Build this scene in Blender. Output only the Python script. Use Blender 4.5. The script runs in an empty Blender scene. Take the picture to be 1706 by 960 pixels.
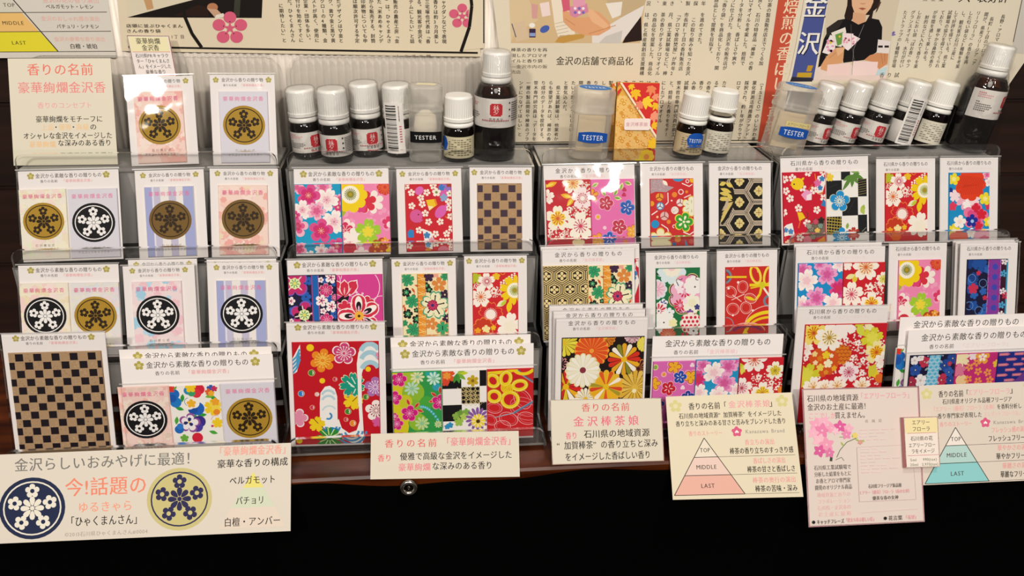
import bpy, bmesh, math, random
from mathutils import Vector, Matrix
SC = bpy.context.scene
COL = SC.collection
# ------------------------------------------------------------------ camera
CAM_POS = Vector((-0.07775, -0.54909, 0.15998))
YAW, PITCH, ROLL, FPX = 0.113307, 0.449017, 0.022584, 1379.57
_cy, _sy, _cp, _sp = math.cos(YAW), math.sin(YAW), math.cos(PITCH), math.sin(PITCH)
FWD = Vector((_sy*_cp, _cy*_cp, -_sp))
_r = Vector((_cy, -_sy, 0)); _u = _r.cross(FWD)
RIGHT = _r*math.cos(ROLL) + _u*math.sin(ROLL)
UP = RIGHT.cross(FWD)
cam = bpy.data.cameras.new('camera'); cam.sensor_width = 36; cam.lens = 36*FPX/1706
cam.clip_start = 0.01; cam.clip_end = 50
camo = bpy.data.objects.new('camera', cam); COL.objects.link(camo)
camo.matrix_world = Matrix(((RIGHT.x, UP.x, -FWD.x, CAM_POS.x), (RIGHT.y, UP.y, -FWD.y, CAM_POS.y), (RIGHT.z, UP.z, -FWD.z, CAM_POS.z), (0, 0, 0, 1)))
SC.camera = camo
# ------------------------------------------------------------------ light
EXPOSURE = -0.25
SC.view_settings.view_transform = 'Standard'; SC.view_settings.look = 'None'
SC.view_settings.exposure = EXPOSURE; SC.view_settings.gamma = 1; SC.view_settings.use_curve_mapping = False
SC.cycles.transparent_max_bounces = 48; SC.cycles.max_bounces = 8
SC.cycles.use_denoising = True; SC.cycles.denoising_input_passes = 'RGB_ALBEDO_NORMAL'; SC.cycles.denoising_prefilter = 'ACCURATE'
SC.cycles.caustics_reflective = False; SC.cycles.caustics_refractive = False
W = bpy.data.worlds.new('shop_air'); SC.world = W; W.use_nodes = True
W.node_tree.nodes['Background'].inputs[0].default_value = (1, 0.9, 0.8, 1)
W.node_tree.nodes['Background'].inputs[1].default_value = 0.12
def lamp(name, pos, aim, power, size, col=(1, 0.93, 0.845), shape='DISK'):
    l = bpy.data.lights.new(name, 'AREA'); l.shape = shape; l.size = size; l.energy = power; l.color = col
    o = bpy.data.objects.new(name, l); COL.objects.link(o); o.location = pos
    o.rotation_euler = (Vector(aim)-Vector(pos)).to_track_quat('-Z', 'Y').to_euler(); return o
lamp('ceiling_spot', (0.47, -1.71, 0.96), (0.05, 0, -0.06), 15, 0.11)
lamp('ceiling_spot', (-0.83, -1.40, 0.97), (-0.1, 0, -0.05), 13, 0.11)
lamp('ceiling_spot', (0.25, -0.45, 1.1), (0.05, 0, 0), 4.5, 0.12)
lamp('fill_light', (-0.1, -1.45, 1.3), (0, 0, -0.1), 13, 0.8, (1, 0.945, 0.88))  # added soft fill to brighten the cards from the front, not a ceiling fitting
# ------------------------------------------------------------------ measuring
def ray(u, v): return (FWD + RIGHT*((u-853)/FPX) + UP*((480-v)/FPX))
def hit(u, v, p, n):
    d = ray(u, v); n = Vector(n); t = (Vector(p)-CAM_POS).dot(n)/d.dot(n); return CAM_POS + d*t
RW, DY, DZ, LIP = 0.172, 0.034315, 0.052735, 0.011        # one rack's width, a step's run and rise, lip height
def lipY(k): return -k*DY
def floorZ(k): return -k*DZ - LIP
WALL_Y = 0.046
# ------------------------------------------------------------------ materials
def lin(h):
    h = h.lstrip('#'); return tuple(((c/12.92) if c <= 0.04045 else ((c+0.055)/1.055)**2.4) for c in (int(h[i:i+2], 16)/255 for i in (0, 2, 4))) + (1,)
MATS = {}
def pmat(name, col, rough=0.5, spec=0.5, metal=0, bump=None, trans=0, var=None, coat=0):
    if name in MATS: return MATS[name]
    m = bpy.data.materials.new(name); m.use_nodes = True; nt = m.node_tree; b = nt.nodes['Principled BSDF']
    b.inputs['Base Color'].default_value = lin(col); b.inputs['Roughness'].default_value = rough
    b.inputs['Specular IOR Level'].default_value = spec; b.inputs['Metallic'].default_value = metal
    b.inputs['Coat Weight'].default_value = coat
    tc = nt.nodes.new('ShaderNodeTexCoord')
    if bump:
        n = nt.nodes.new('ShaderNodeTexNoise'); n.inputs['Scale'].default_value = bump[0]; n.inputs['Detail'].default_value = 3
        bp = nt.nodes.new('ShaderNodeBump'); bp.inputs['Strength'].default_value = bump[1]; bp.inputs['Distance'].default_value = bump[2]
        nt.links.new(tc.outputs['Object'], n.inputs['Vector']); nt.links.new(n.outputs['Fac'], bp.inputs['Height']); nt.links.new(bp.outputs[0], b.inputs['Normal'])
    if var:
        n = nt.nodes.new('ShaderNodeTexNoise'); n.inputs['Scale'].default_value = var[0]; n.inputs['Detail'].default_value = 5
        mp = nt.nodes.new('ShaderNodeMapping'); mp.inputs['Scale'].default_value = var[2]
        r = nt.nodes.new('ShaderNodeValToRGB'); r.color_ramp.elements[0].color = lin(col); r.color_ramp.elements[1].color = lin(var[1])
        r.color_ramp.elements[0].position = 0.35; r.color_ramp.elements[1].position = 0.68
        nt.links.new(tc.outputs['Object'], mp.inputs[0]); nt.links.new(mp.outputs[0], n.inputs['Vector']); nt.links.new(n.outputs['Fac'], r.inputs[0]); nt.links.new(r.outputs[0], b.inputs['Base Color'])
    MATS[name] = m; return m
def ink(h): return pmat('printed_paper_'+h.lstrip('#'), h, 0.6, 0.18)
def fab(h): return pmat('printed_fabric_'+h.lstrip('#'), h, 0.55, 0.14, bump=(160, 0.25, 0.0006))
def clear(name, tint, gloss, rough, diff=None, dfac=0.0, bump=None, fres=1.45):
    if name in MATS: return MATS[name]
    m = bpy.data.materials.new(name); m.use_nodes = True; nt = m.node_tree; N = nt.nodes.new; L = nt.links.new
    for n in list(nt.nodes): nt.nodes.remove(n)
    out = N('ShaderNodeOutputMaterial'); tr = N('ShaderNodeBsdfTransparent'); tr.inputs[0].default_value = tint
    gl = N('ShaderNodeBsdfGlossy'); gl.inputs['Roughness'].default_value = rough; gl.inputs[0].default_value = (1, 1, 1, 1)
    fr = N('ShaderNodeFresnel'); fr.inputs[0].default_value = fres
    mu = N('ShaderNodeMath'); mu.operation = 'MULTIPLY'; mu.inputs[1].default_value = gloss; mu.use_clamp = True; L(fr.outputs[0], mu.inputs[0])
    base = tr
    if dfac > 0:
        df = N('ShaderNodeBsdfDiffuse'); df.inputs[0].default_value = diff
        tl = N('ShaderNodeBsdfTranslucent'); tl.inputs[0].default_value = diff
        m0 = N('ShaderNodeMixShader'); m0.inputs[0].default_value = 0.35; L(df.outputs[0], m0.inputs[1]); L(tl.outputs[0], m0.inputs[2])
        m1 = N('ShaderNodeMixShader'); m1.inputs[0].default_value = dfac; L(tr.outputs[0], m1.inputs[1]); L(m0.outputs[0], m1.inputs[2]); base = m1
    m2 = N('ShaderNodeMixShader'); L(mu.outputs[0], m2.inputs[0]); L(base.outputs[0], m2.inputs[1]); L(gl.outputs[0], m2.inputs[2]); L(m2.outputs[0], out.inputs[0])
    if bump:
        tc = N('ShaderNodeTexCoord'); n = N('ShaderNodeTexNoise'); n.inputs['Scale'].default_value = bump[0]; n.inputs['Detail'].default_value = 2
        bp = N('ShaderNodeBump'); bp.inputs['Strength'].default_value = bump[1]; bp.inputs['Distance'].default_value = bump[2]
        L(tc.outputs['Object'], n.inputs['Vector']); L(n.outputs['Fac'], bp.inputs['Height']); L(bp.outputs[0], gl.inputs['Normal']); L(bp.outputs[0], fr.inputs['Normal'])
    MATS[name] = m; return m
ACR = clear('clear_acrylic', (0.993, 0.993, 0.99, 1), 0.75, 0.05, (0.6, 0.58, 0.55, 1), 0.012)
ACR_E = clear('acrylic_cut_edge', (0.8, 0.8, 0.78, 1), 1.0, 0.2, (0.40, 0.385, 0.36, 1), 0.72)
ACR_F = clear('frosted_acrylic', (0.85, 0.84, 0.82, 1), 1.0, 0.15, (0.72, 0.70, 0.67, 1), 0.72, (60, 0.3, 0.002))
FILM = clear('cellophane', (0.999, 0.999, 0.999, 1), 0.55, 0.05, (0.9, 0.9, 0.9, 1), 0.004, (28, 0.35, 0.004))
SHRINK = clear('shrink_film', (0.999, 0.999, 0.999, 1), 0.4, 0.06, (0.9, 0.88, 0.85, 1), 0.01, (90, 0.5, 0.004), 1.4)
FROST = clear('frosted_plastic', (1.0, 0.995, 0.98, 1), 0.5, 0.25, (1.0, 0.97, 0.9, 1), 0.27)
AMBER = pmat('amber_glass', '#0d0504', 0.06, 0.5); AMBER2 = clear('amber_glass_neck', (0.33, 0.15, 0.05, 1), 1.3, 0.06, (0.1, 0.04, 0.02, 1), 0.12)
CAP = pmat('white_plastic', '#f2efe8', 0.35, 0.5)
# ------------------------------------------------------------------ objects
def tag(o, label=None, cat=None, group=None, kind=None):
    for k, v in (('label', label), ('category', cat), ('group', group), ('kind', kind)):
        if v: o[k] = v
    return o
def link(name, data, parent=None):
    o = bpy.data.objects.new(name, data); COL.objects.link(o)
    if parent is not None: o.parent = parent
    return o
def root_at(name, o, x, y, z):
    e = link(name, None); e.empty_display_size = 0.01
    e.matrix_world = Matrix(((x.x, y.x, z.x, o.x), (x.y, y.y, z.y, o.y), (x.z, y.z, z.z, o.z), (0, 0, 0, 1))); return e
# glyphs: one flat mesh per character, made from the built-in font
GL = {}
def load_glyphs(chars):
    obs = []
    for ch in sorted(set(chars)):
        if ch in GL or ch in ' \u3000': continue
        c = bpy.data.curves.new('glyph', 'FONT'); c.body = ch; c.size = 1; c.resolution_u = 2
        o = bpy.data.objects.new('glyph', c); COL.objects.link(o); obs.append((ch, o, c))
    dg = bpy.context.evaluated_depsgraph_get(); dg.update()
    for ch, o, c in obs:
        ev = o.evaluated_get(dg); m = ev.to_mesh()
        vs = [(v.co.x, 0.38-v.co.y) for v in m.vertices]; fs = [tuple(p.vertices) for p in m.polygons]
        adv = (max(v[0] for v in vs)+0.09) if ord(ch) < 256 and vs else 1.0
        GL[ch] = (vs, fs, adv); ev.to_mesh_clear()
    for ch, o, c in obs:
        bpy.data.objects.remove(o); bpy.data.curves.remove(c)
# ------------------------------------------------------------------ a flat print: shapes laid on one surface, each a hair above the last
class Print:
    def __init__(s, fmap, mf=ink, clip=None, z0=0.0, dz=8e-6, T=None):
        s.V, s.F, s.M, s.mats = [], [], [], []; s.f, s.mf, s.clip, s.z, s.dz = fmap, mf, clip, z0, dz
        s.T = T or (lambda x, y: (x, y)); s.k = 1.0
    def mi(s, col):
        m = s.mf(col) if isinstance(col, str) else col
        if m not in s.mats: s.mats.append(m)
        return s.mats.index(m)
    def _clip(s, p):
        x0, y0, x1, y1 = s.clip
        for ax, val, sg in ((0, x0, 1), (0, x1, -1), (1, y0, 1), (1, y1, -1)):
            q = []
            for i in range(len(p)):
                a, b = p[i-1], p[i]; ia, ib = (a[ax]-val)*sg >= 0, (b[ax]-val)*sg >= 0
                if ia != ib:
                    t = (val-a[ax])/(b[ax]-a[ax]); q.append((a[0]+(b[0]-a[0])*t, a[1]+(b[1]-a[1])*t))
                if ib: q.append(b)
            p = q
            if len(p) < 3: return []
        return p
    def poly(s, pts, col, up=True, raw=False):
        p = list(pts) if raw else [s.T(*q) for q in pts]
        if s.clip: p = s._clip(p)
        if len(p) < 3: return
        if up: s.z += s.dz
        b = len(s.V); s.V += [s.f(x, y, s.z) for x, y in p]; s.F.append(tuple(range(b, b+len(p)))); s.M.append(s.mi(col))
    def rect(s, x0, y0, x1, y1, col, up=True): s.poly([(x0, y0), (x1, y0), (x1, y1), (x0, y1)], col, up)
    def strips(s, x0, y0, x1, y1, col, n=10):
        s.z += s.dz
        for i in range(n):
            a, b = x0+(x1-x0)*i/n, x0+(x1-x0)*(i+1)/n; s.poly([(a, y0), (b, y0), (b, y1), (a, y1)], col, False)
    def ci(s, x, y, r, col, ry=None, n=20, rot=0):
        ry = ry or r; c, q = math.cos(rot), math.sin(rot); o = []
        for i in range(n):
            a = 2*math.pi*i/n; dx, dy = r*math.cos(a), ry*math.sin(a); o.append((x+dx*c-dy*q, y+dx*q+dy*c))
        s.poly(o, col)
    def ring(s, x, y, r, w, col, ry=None, n=24, a0=0, a1=360, rot=0):
        ry = ry or r; s.z += s.dz; c, q = math.cos(rot), math.sin(rot)
        def P(a, d):
            dx, dy = (r+d)*math.cos(a), (ry+d)*math.sin(a); return (x+dx*c-dy*q, y+dx*q+dy*c)
        for i in range(n):
            a, b = (math.radians(a0+(a1-a0)*(i+e)/n) for e in (0, 1)); s.poly([P(a, -w/2), P(b, -w/2), P(b, w/2), P(a, w/2)], col, False)
    def line(s, pts, w, col):
        s.z += s.dz
        for (x0, y0), (x1, y1) in zip(pts, pts[1:]):
            L = math.hypot(x1-x0, y1-y0) or 1; nx, ny = -(y1-y0)/L*w/2, (x1-x0)/L*w/2
            s.poly([(x0+nx, y0+ny), (x1+nx, y1+ny), (x1-nx, y1-ny), (x0-nx, y0-ny)], col, False)
    def fl(s, x, y, r, col, n=5, st='p', rot=0.0, up=True):
        """a flower: p rounded petals, s notched petals, w wavy disc, x pointed petals"""
        o = []; m = 12 if n <= 8 else 6
        for i in range(n*m):
            t = i/m; d = t-math.floor(t)-0.5; e = abs(math.cos(math.pi*d))
            a = 2*math.pi*(t-0.5)/n + rot - math.pi/2
            k = (0.58+0.42*e**0.55) if st == 'p' else (0.52+0.48*e**0.6-(0.16*max(0, 1-abs(d)/0.13))) if st == 's' else (0.84+0.16*e**0.6) if st == 'w' else (0.38+0.62*e**1.5)
            o.append((x+r*k*math.cos(a), y+r*k*math.sin(a)))
        s.poly(o, col, up)
    def gap(s, x, y, r, col, n=5, rot=0.0, wd=0.3, r0=0.12, oc=None):
        """a flower of separate petals"""
        s.z += s.dz
        for i in range(n):
            a = 2*math.pi*i/n+rot-math.pi/2; cx, cy = math.cos(a), math.sin(a); rm = r*(1+r0)/2; h = r*(1-r0)/2; o = []
            for j in range(10):
                b = 2*math.pi*j/10; dx, dy = h*math.cos(b), r*wd*math.sin(b)*(1+0.35*math.cos(b)); o.append((x+cx*(rm+dx)-cy*dy, y+cy*(rm+dx)+cx*dy))
            s.poly(o, oc[i % len(oc)] if oc else col, False)
    def st(s, x, y, r0, r1, n, w, col, dot=0, rot=0.2):
        s.z += s.dz
        for i in range(n):
            a = 2*math.pi*i/n+rot; c, q = math.cos(a), math.sin(a); nx, ny = -q*w/2, c*w/2
            s.poly([(x+c*r0+nx, y+q*r0+ny), (x+c*r1+nx, y+q*r1+ny), (x+c*r1-nx, y+q*r1-ny), (x+c*r0-nx, y+q*r0-ny)], col, False)
            if dot: s.poly([(x+c*r1+dot*math.cos(b), y+q*r1+dot*math.sin(b)) for b in (0, 1.05, 2.1, 3.14, 4.2, 5.2)], col, False)
    def f3(s, x, y, r, cols, st='p', n=5, rot=0.0, q=(1, 0.68, 0.38)):
        for c, k in zip(cols, q): s.fl(x, y, r*k, c, n, st, rot)
    def leaf(s, x, y, L, wd, a, col):
        a = math.radians(a); c, q = math.cos(a), math.sin(a); o = []
        for i in range(7): t = i/6; o.append((t*L, wd/2*math.sin(math.pi*t)))
        for i in range(1, 6): t = 1-i/6; o.append((t*L, -wd/2*math.sin(math.pi*t)))
        s.poly([(x+dx*c-dy*q, y+dx*q+dy*c) for dx, dy in o], col)
    def dots(s, n, x0, y0, x1, y1, r, col, seed=1, shape=6):
        R = random.Random(seed); s.z += s.dz
        for _ in range(n):
            x, y = R.uniform(x0, x1), R.uniform(y0, y1); a0 = R.random()*6; e = R.uniform(0.5, 1)
            s.poly([(x+r*math.cos(a0+2*math.pi*i/shape), y+r*e*math.sin(a0+2*math.pi*i/shape)) for i in range(shape)], col, False)
    bold = 0.0
    def text(s, t, x, y, size, col, w=None, anchor='c', vert=False, thin=1.0, slant=0.0, ang=0.0, h=None):
        """a line of writing centred on (x, y); w fits it to a width, vert runs it downwards from y"""
        if any(ch not in GL and ch not in ' \u3000' for ch in t): load_glyphs(t)
        s.z += s.dz; mi = s.mi(col); ca, sa = math.cos(math.radians(ang)), math.sin(math.radians(ang))
        advs = [(0.5 if ch == ' ' else 1.0 if ch == '\u3000' else GL[ch][2]) for ch in t]
        tot = sum(advs)
        if vert: pitch = (w/len(t)) if w else size*1.05
        else:
            p = (w/tot) if w else size*1.02; px = -(tot*p)/2 if anchor == 'c' else 0.0
        for i, ch in enumerate(t):
            if ch not in ' \u3000':
                vs, fs, adv = GL[ch]; b = len(s.V); sz = size; szy = h or size
                if vert:
                    oy = pitch*(i+0.5); rot = ch in '「」（）ー―()'
                    ox = 0.0
                    if ch in '。、': ox, oy = size*0.6, oy-size*0.6
                    for vx, vy in vs:
                        dx, dy = (vx-0.5, vy) if not rot else (-vy, vx-0.5)
                        s.V.append(s.f(*s.T(x+ox+dx*sz-slant*(oy+dy*szy), y+oy+dy*szy), s.z))
                else:
                    for vx, vy in vs:
                        sx = min(sz, p*0.97); dx = px+(adv*p-adv*sx)/2+vx*sx-slant*vy*szy; dy = vy*szy
                        s.V.append(s.f(*s.T(x+dx*ca-dy*sa, y+dx*sa+dy*ca), s.z))
                n = len(vs); cp = (0, n) if s.bold else (0,)
                if s.bold:
                    e = s.bold*size; z0 = s.z; s.z += s.dz*.5
                    if vert: s.V += [s.f(*s.T(x+ox+((vx-0.5) if not rot else -vy)*sz-slant*(oy+(vy if not rot else vx-0.5)*szy)+e, y+oy+(vy if not rot else vx-0.5)*szy), s.z) for vx, vy in vs]
                    else:
                        for vx, vy in vs:
                            dx = px+(adv*p-adv*sx)/2+vx*sx-slant*vy*szy+e; dy = vy*szy; s.V.append(s.f(*s.T(x+dx*ca-dy*sa, y+dx*sa+dy*ca), s.z))
                    s.z = z0
                for o in cp:
                    for f in fs: s.F.append(tuple(b+o+q for q in f)); s.M.append(mi)
            if not vert: px += advs[i]*p
    def box(s, x0, y0, x1, y1, z0, z1, col, ins=0.0):
        """a slab in the print's own frame, its face at z1"""
        b = len(s.V); i = ins
        for (x, y, z) in ((x0, y0, z0), (x1, y0, z0), (x1, y1, z0), (x0, y1, z0), (x0+i, y0+i, z1), (x1-i, y0+i, z1), (x1-i, y1-i, z1), (x0+i, y1-i, z1)): s.V.append(s.f(x, y, z))
        m = s.mi(col)
        for f in ((3, 2, 1, 0), (4, 5, 6, 7), (0, 1, 5, 4), (1, 2, 6, 5), (2, 3, 7, 6), (3, 0, 4, 7)): s.F.append(tuple(b+q for q in f)); s.M.append(m)
        s.z = z1
    def make(s, name, parent=None):
        me = bpy.data.meshes.new(name); me.from_pydata(s.V, [], s.F)
        for m in s.mats: me.materials.append(m)
        me.polygons.foreach_set('material_index', s.M); me.update()
        return link(name, me, parent)
def mesh(name, V, F, mats, parent=None, mi=None, smooth=False):
    me = bpy.data.meshes.new(name); me.from_pydata([tuple(v) for v in V], [], F)
    for m in (mats if isinstance(mats, (list, tuple)) else [mats]): me.materials.append(m)
    if mi: me.polygons.foreach_set('material_index', mi)
    if smooth: me.polygons.foreach_set('use_smooth', [True]*len(F))
    me.update(); return link(name, me, parent)
def flat(pts, x, y): return None
def prism(name, pts, axis, a, b, mats, parent=None, edge=1):
    """an outline (2-D) swept from a to b along an axis; end faces use mats[0], the rim uses mats[edge]"""
    def P(p, t): return {'x': (t, p[0], p[1]), 'y': (p[0], t, p[1]), 'z': (p[0], p[1], t)}[axis]
    n = len(pts); V = [P(p, a) for p in pts] + [P(p, b) for p in pts]
    F = [tuple(range(n))[::-1], tuple(range(n, 2*n))] + [(i, (i+1) % n, n+(i+1) % n, n+i) for i in range(n)]
    return mesh(name, V, F, mats, parent, [0, 0]+[min(edge, len(mats)-1)]*n)
def rrect(x0, y0, x1, y1, r, corners=(1, 1, 1, 1), n=6):
    o = []
    for (cx, cy, a0), on in zip(((x1-r, y1-r, 0), (x0+r, y1-r, 90), (x0+r, y0+r, 180), (x1-r, y0+r, 270)), corners):
        if on: o += [(cx+r*math.cos(math.radians(a0+90*i/n)), cy+r*math.sin(math.radians(a0+90*i/n))) for i in range(n+1)]
        else: o.append((cx+(r if a0 in (0, 270) else -r), cy+(r if a0 in (0, 90) else -r)))
    return o
def lathe(name, prof, mats, parent=None, n=40, rib=None, mi=None):
    """prof: (radius, z) from the bottom up; rib: (z0, z1, depth, count) cuts flutes"""
    V, F, M = [], [], []
    for r, z in prof:
        for i in range(n):
            rr = r - (rib[2] if rib and rib[0] <= z <= rib[1] and (i % 2) else 0); a = 2*math.pi*i/n; V.append((rr*math.cos(a), rr*math.sin(a), z))
    for j in range(len(prof)-1):
        for i in range(n): F.append((j*n+i, j*n+(i+1) % n, (j+1)*n+(i+1) % n, (j+1)*n+i)); M.append(mi[j] if mi else 0)
    F.append(tuple(range(n))[::-1]); M.append(mi[0] if mi else 0); F.append(tuple(range((len(prof)-1)*n, len(prof)*n))); M.append(mi[-1] if mi else 0)
    o = mesh(name, V, F, mats, parent, M)
    o.data.polygons.foreach_set('use_smooth', [len(p.vertices) == 4 and not rib for p in o.data.polygons]); return o
# ================================================================== the setting
WOODZ = floorZ(3)-0.0045; EDGE_Y = -0.127; NEWS_Y = 0.0455
DARKWOOD = pmat('dark_wood', '#1c100b', 0.35, 0.5, var=(7, '#2e1a12', (1, 6, 14)), coat=0.2)
WOOD = pmat('varnished_wood', '#3a1505', 0.3, 0.35, var=(9, '#6a3010', (1.2, 12, 12)), coat=0.08)
def boxm(name, x0, x1, y0, y1, z0, z1, m, parent=None):
    V = [(x, y, z) for z in (z0, z1) for y in (y0, y1) for x in (x0, x1)]
    return mesh(name, V, [(0, 2, 3, 1), (4, 5, 7, 6), (0, 1, 5, 4), (2, 6, 7, 3), (0, 4, 6, 2), (1, 3, 7, 5)], m, parent)
# back wall with shallow horizontal boards
V, F = [], []
zs = [-1.0+0.06*i for i in range(36)]
for i, z in enumerate(zs[:-1]):
    b = len(V); t = 0.0575
    for zz, yy in ((z, 0.0535), (z+0.001, 0.0515), (z+t, 0.0515), (z+t+0.001, 0.0535)): V += [(-1.3, yy, zz), (1.3, yy, zz)]
    F += [(b, b+1, b+3, b+2), (b+2, b+3, b+5, b+4), (b+4, b+5, b+7, b+6)]
    if i < len(zs)-2: F.append((b+6, b+7, b+9, b+8))
tag(mesh('wall_back', V, F, DARKWOOD), kind='structure')
tag(boxm('floor', -1.5, 1.5, -3, 0.06, -1.02, -1.0, pmat('dark_floor', '#2b211b', 0.4, 0.4, var=(3, '#3a2c22', (1, 1, 1)))), kind='structure')
# the counter the racks stand on
ct = root_at('display_counter', Vector((0, -0.04, -1.0)), Vector((1, 0, 0)), Vector((0, 1, 0)), Vector((0, 0, 1)))
tag(ct, 'dark brown varnished wooden counter under the acrylic racks', 'counter')
def loc(o): return Vector(o)
bev = [(EDGE_Y+0.0015, WOODZ), (0.0505, WOODZ), (0.0505, WOODZ-0.014), (EDGE_Y+0.0005, WOODZ-0.014), (EDGE_Y, WOODZ-0.0125), (EDGE_Y, WOODZ-0.0015)]
prism('wood_top', [(y+0.04, z+1.0) for y, z in bev], 'x', -0.75, 0.75, [WOOD, WOOD], ct)
for x0 in (-0.74, 0.70):
    boxm('side_panel', x0, x0+0.04, -0.06, 0.088, 0.0, WOODZ-0.0142+1.0, DARKWOOD, ct)
# the black cloth over the counter front
CLOTH = pmat('black_cloth', '#010101', 0.95, 0.04, bump=(900, 0.2, 0.0004))
N = 160; V, F = [], []
rows = [0, 0.004, 0.02, 0.06, 0.12, 0.25, 0.45, 0.7]
for j, d in enumerate(rows):
    for i in range(N+1):
        x = -0.72+1.44*i/N; wob = 0.0022*math.sin(x*31+0.6)+0.0012*math.sin(x*73)
        y = EDGE_Y-0.0007-0.0004*math.sin(x*24+1)*min(1, d*14)
        V.append((x, y, WOODZ-0.0050+wob*(1-min(1, d*12))-d))
for j in range(len(rows)-1):
    for i in range(N): a = j*(N+1)+i; F.append((a, a+1, a+N+2, a+N+1))
cl = mesh('counter_cloth', V, F, CLOTH, None, smooth=True)
sm = cl.modifiers.new('thickness', 'SOLIDIFY'); sm.thickness = 0.0007; sm.offset = -1
cloth = root_at('black_cloth', Vector((0, EDGE_Y-0.004, WOODZ-0.7)), Vector((1, 0, 0)), Vector((0, 1, 0)), Vector((0, 0, 1)))
tag(cloth, 'black cloth hanging over the counter front, with a metal eyelet', 'cloth')
bpy.context.view_layer.update(); cl.parent = cloth; cl.matrix_parent_inverse = cloth.matrix_world.inverted(); cl.name = 'hanging_cloth'
ey = hit(681, 813, (0, EDGE_Y-0.0030, 0), (0, 1, 0))
METAL = pmat('nickel', '#cfcac2', 0.22, 0.5, 1.0)
def eyelet():
    n, V, F = 40, [], []
    prof = [(0.0030, -0.0018), (0.0031, 0.0006), (0.0036, 0.0012), (0.0046, 0.0013), (0.0053, 0.0009), (0.0057, 0.0002), (0.0057, -0.0006)]
    for r, h in prof:
        for i in range(n): a = 2*math.pi*i/n; V.append((r*math.cos(a), -h, r*math.sin(a)))
    for j in range(len(prof)-1):
        for i in range(n): F.append((j*n+i, (j+1)*n+i, (j+1)*n+(i+1) % n, j*n+(i+1) % n))
    o = mesh('eyelet', V, F, METAL, cloth, smooth=True); o['label'] = 'round metal eyelet'
    o.location = ey-cloth.matrix_world.translation
    prof2 = [(0.0012, -0.001), (0.0011, 0.0004), (0.0006, 0.0009)]; V, F = [], []
    for r, h in prof2:
        for i in range(16): a = 2*math.pi*i/16; V.append((r*math.cos(a), -h, r*math.sin(a)))
    for j in range(2):
        for i in range(16): F.append((j*16+i, (j+1)*16+i, (j+1)*16+(i+1) % 16, j*16+(i+1) % 16))
    F.append(tuple(range(32, 48))); mesh('stud', V, F, METAL, o, smooth=True)
    pl = [(0.0033*math.cos(2*math.pi*i/24), 0.0033*math.sin(2*math.pi*i/24)) for i in range(24)]
    prism('eyelet_disc', pl, 'y', 0.0004, 0.0011, [pmat('dark_metal', '#3a352f', 0.3, 0.5, 1.0)], o)
eyelet()
# ================================================================== acrylic racks
RACK_LABELS = ['clear acrylic stepped rack of pastel cards by the scent-name poster', 'clear acrylic stepped rack holding the red stream pouch and six bottles and a tester tube',
               'clear acrylic stepped rack with the gold and red packet on top', 'clear acrylic stepped rack with leaning bottles and wide airy flower cards']
for b in range(4):
    x0, x1 = (b-2)*RW+0.0015, (b-1)*RW-0.0015
    o = Vector(((x0+x1)/2, -0.05, WOODZ)); R = root_at('acrylic_rack', o, Vector((1, 0, 0)), Vector((0, 1, 0)), Vector((0, 0, 1)))
    tag(R, RACK_LABELS[b], 'display rack', 'clear acrylic racks on the counter'); hw = (x1-x0)/2
    def Yl(y): return y+0.05
    def Zl(z): return z-WOODZ
    for k in range(4):
        yb = 0.0464 if k == 0 else lipY(k-1)-0.0016
        boxm('tray', -hw+0.0022, hw-0.0022, Yl(lipY(k)+0.0002), Yl(yb), Zl(floorZ(k)-0.002), Zl(floorZ(k)), ACR_F if k == 0 else ACR, R)
        n = prism('front_lip', rrect(-hw+0.002, Zl(floorZ(k)-0.002), hw-0.002, Zl(-k*DZ), 0.0065, (1, 1, 0, 0)), 'y', Yl(lipY(k)-0.0024), Yl(lipY(k)), [ACR, ACR_E], R)
        if k: boxm('riser', -hw+0.0022, hw-0.0022, Yl(lipY(k-1)-0.0014), Yl(lipY(k-1)-0.0002), Zl(floorZ(k) if k < 3 else floorZ(k)+0.028), Zl(floorZ(k-1)-0.0021), ACR_F, R)
    # finger rail bars seen through the lower steps
    for zz, yy in ((floorZ(3)+0.014, lipY(2)-0.0012), (floorZ(2)+0.006, lipY(1)+0.006)):
        boxm('cross_bar', -hw+0.0022, hw-0.0022, Yl(yy), Yl(yy+0.0016), Zl(zz), Zl(zz+0.003), ACR_E, R)
    # stepped side walls
    prof = [(lipY(3), WOODZ), (lipY(3), floorZ(3)-0.002)]
    for k in (3, 2, 1): prof += [(lipY(k-1), floorZ(k)-0.002), (lipY(k-1), floorZ(k-1)-0.002)]
    prof += [(0.0465, floorZ(0)-0.002), (0.0465, WOODZ)]
    for sx in (-hw, hw-0.0018):
        prism('side_wall', [(Yl(y), Zl(z)) for y, z in prof], 'x', sx, sx+0.0018, [ACR_F, ACR_E], R)
    prism('back_panel', rrect(-hw, Zl(floorZ(0)-0.004), hw, Zl(0.0535), 0.012, (1, 1, 0, 0)), 'y', Yl(0.0466), Yl(0.0474), [ACR, ACR_E], R)
# ribbed pale board behind the first two racks
V, F = [], []; n = 270
for i in range(n+1):
    x = -0.322+0.345*i/n; y = 0.0501+0.0008*math.sin(i*math.pi*2/4+.4)
    V += [(x, y, floorZ(0)-0.03), (x, y, 0.135)]
for i in range(n): F.append((2*i, 2*i+2, 2*i+3, 2*i+1))
rb = mesh('ribbed_board', V, F, pmat('pale_ribbed_plastic', '#f0e6da', 0.4, 0.4), smooth=True)
sm = rb.modifiers.new('thickness', 'SOLIDIFY'); sm.thickness = 0.0004; sm.offset = -1
tag(rb, 'pale ribbed plastic board on the wall behind the bottles of the second rack', 'board')
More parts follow.
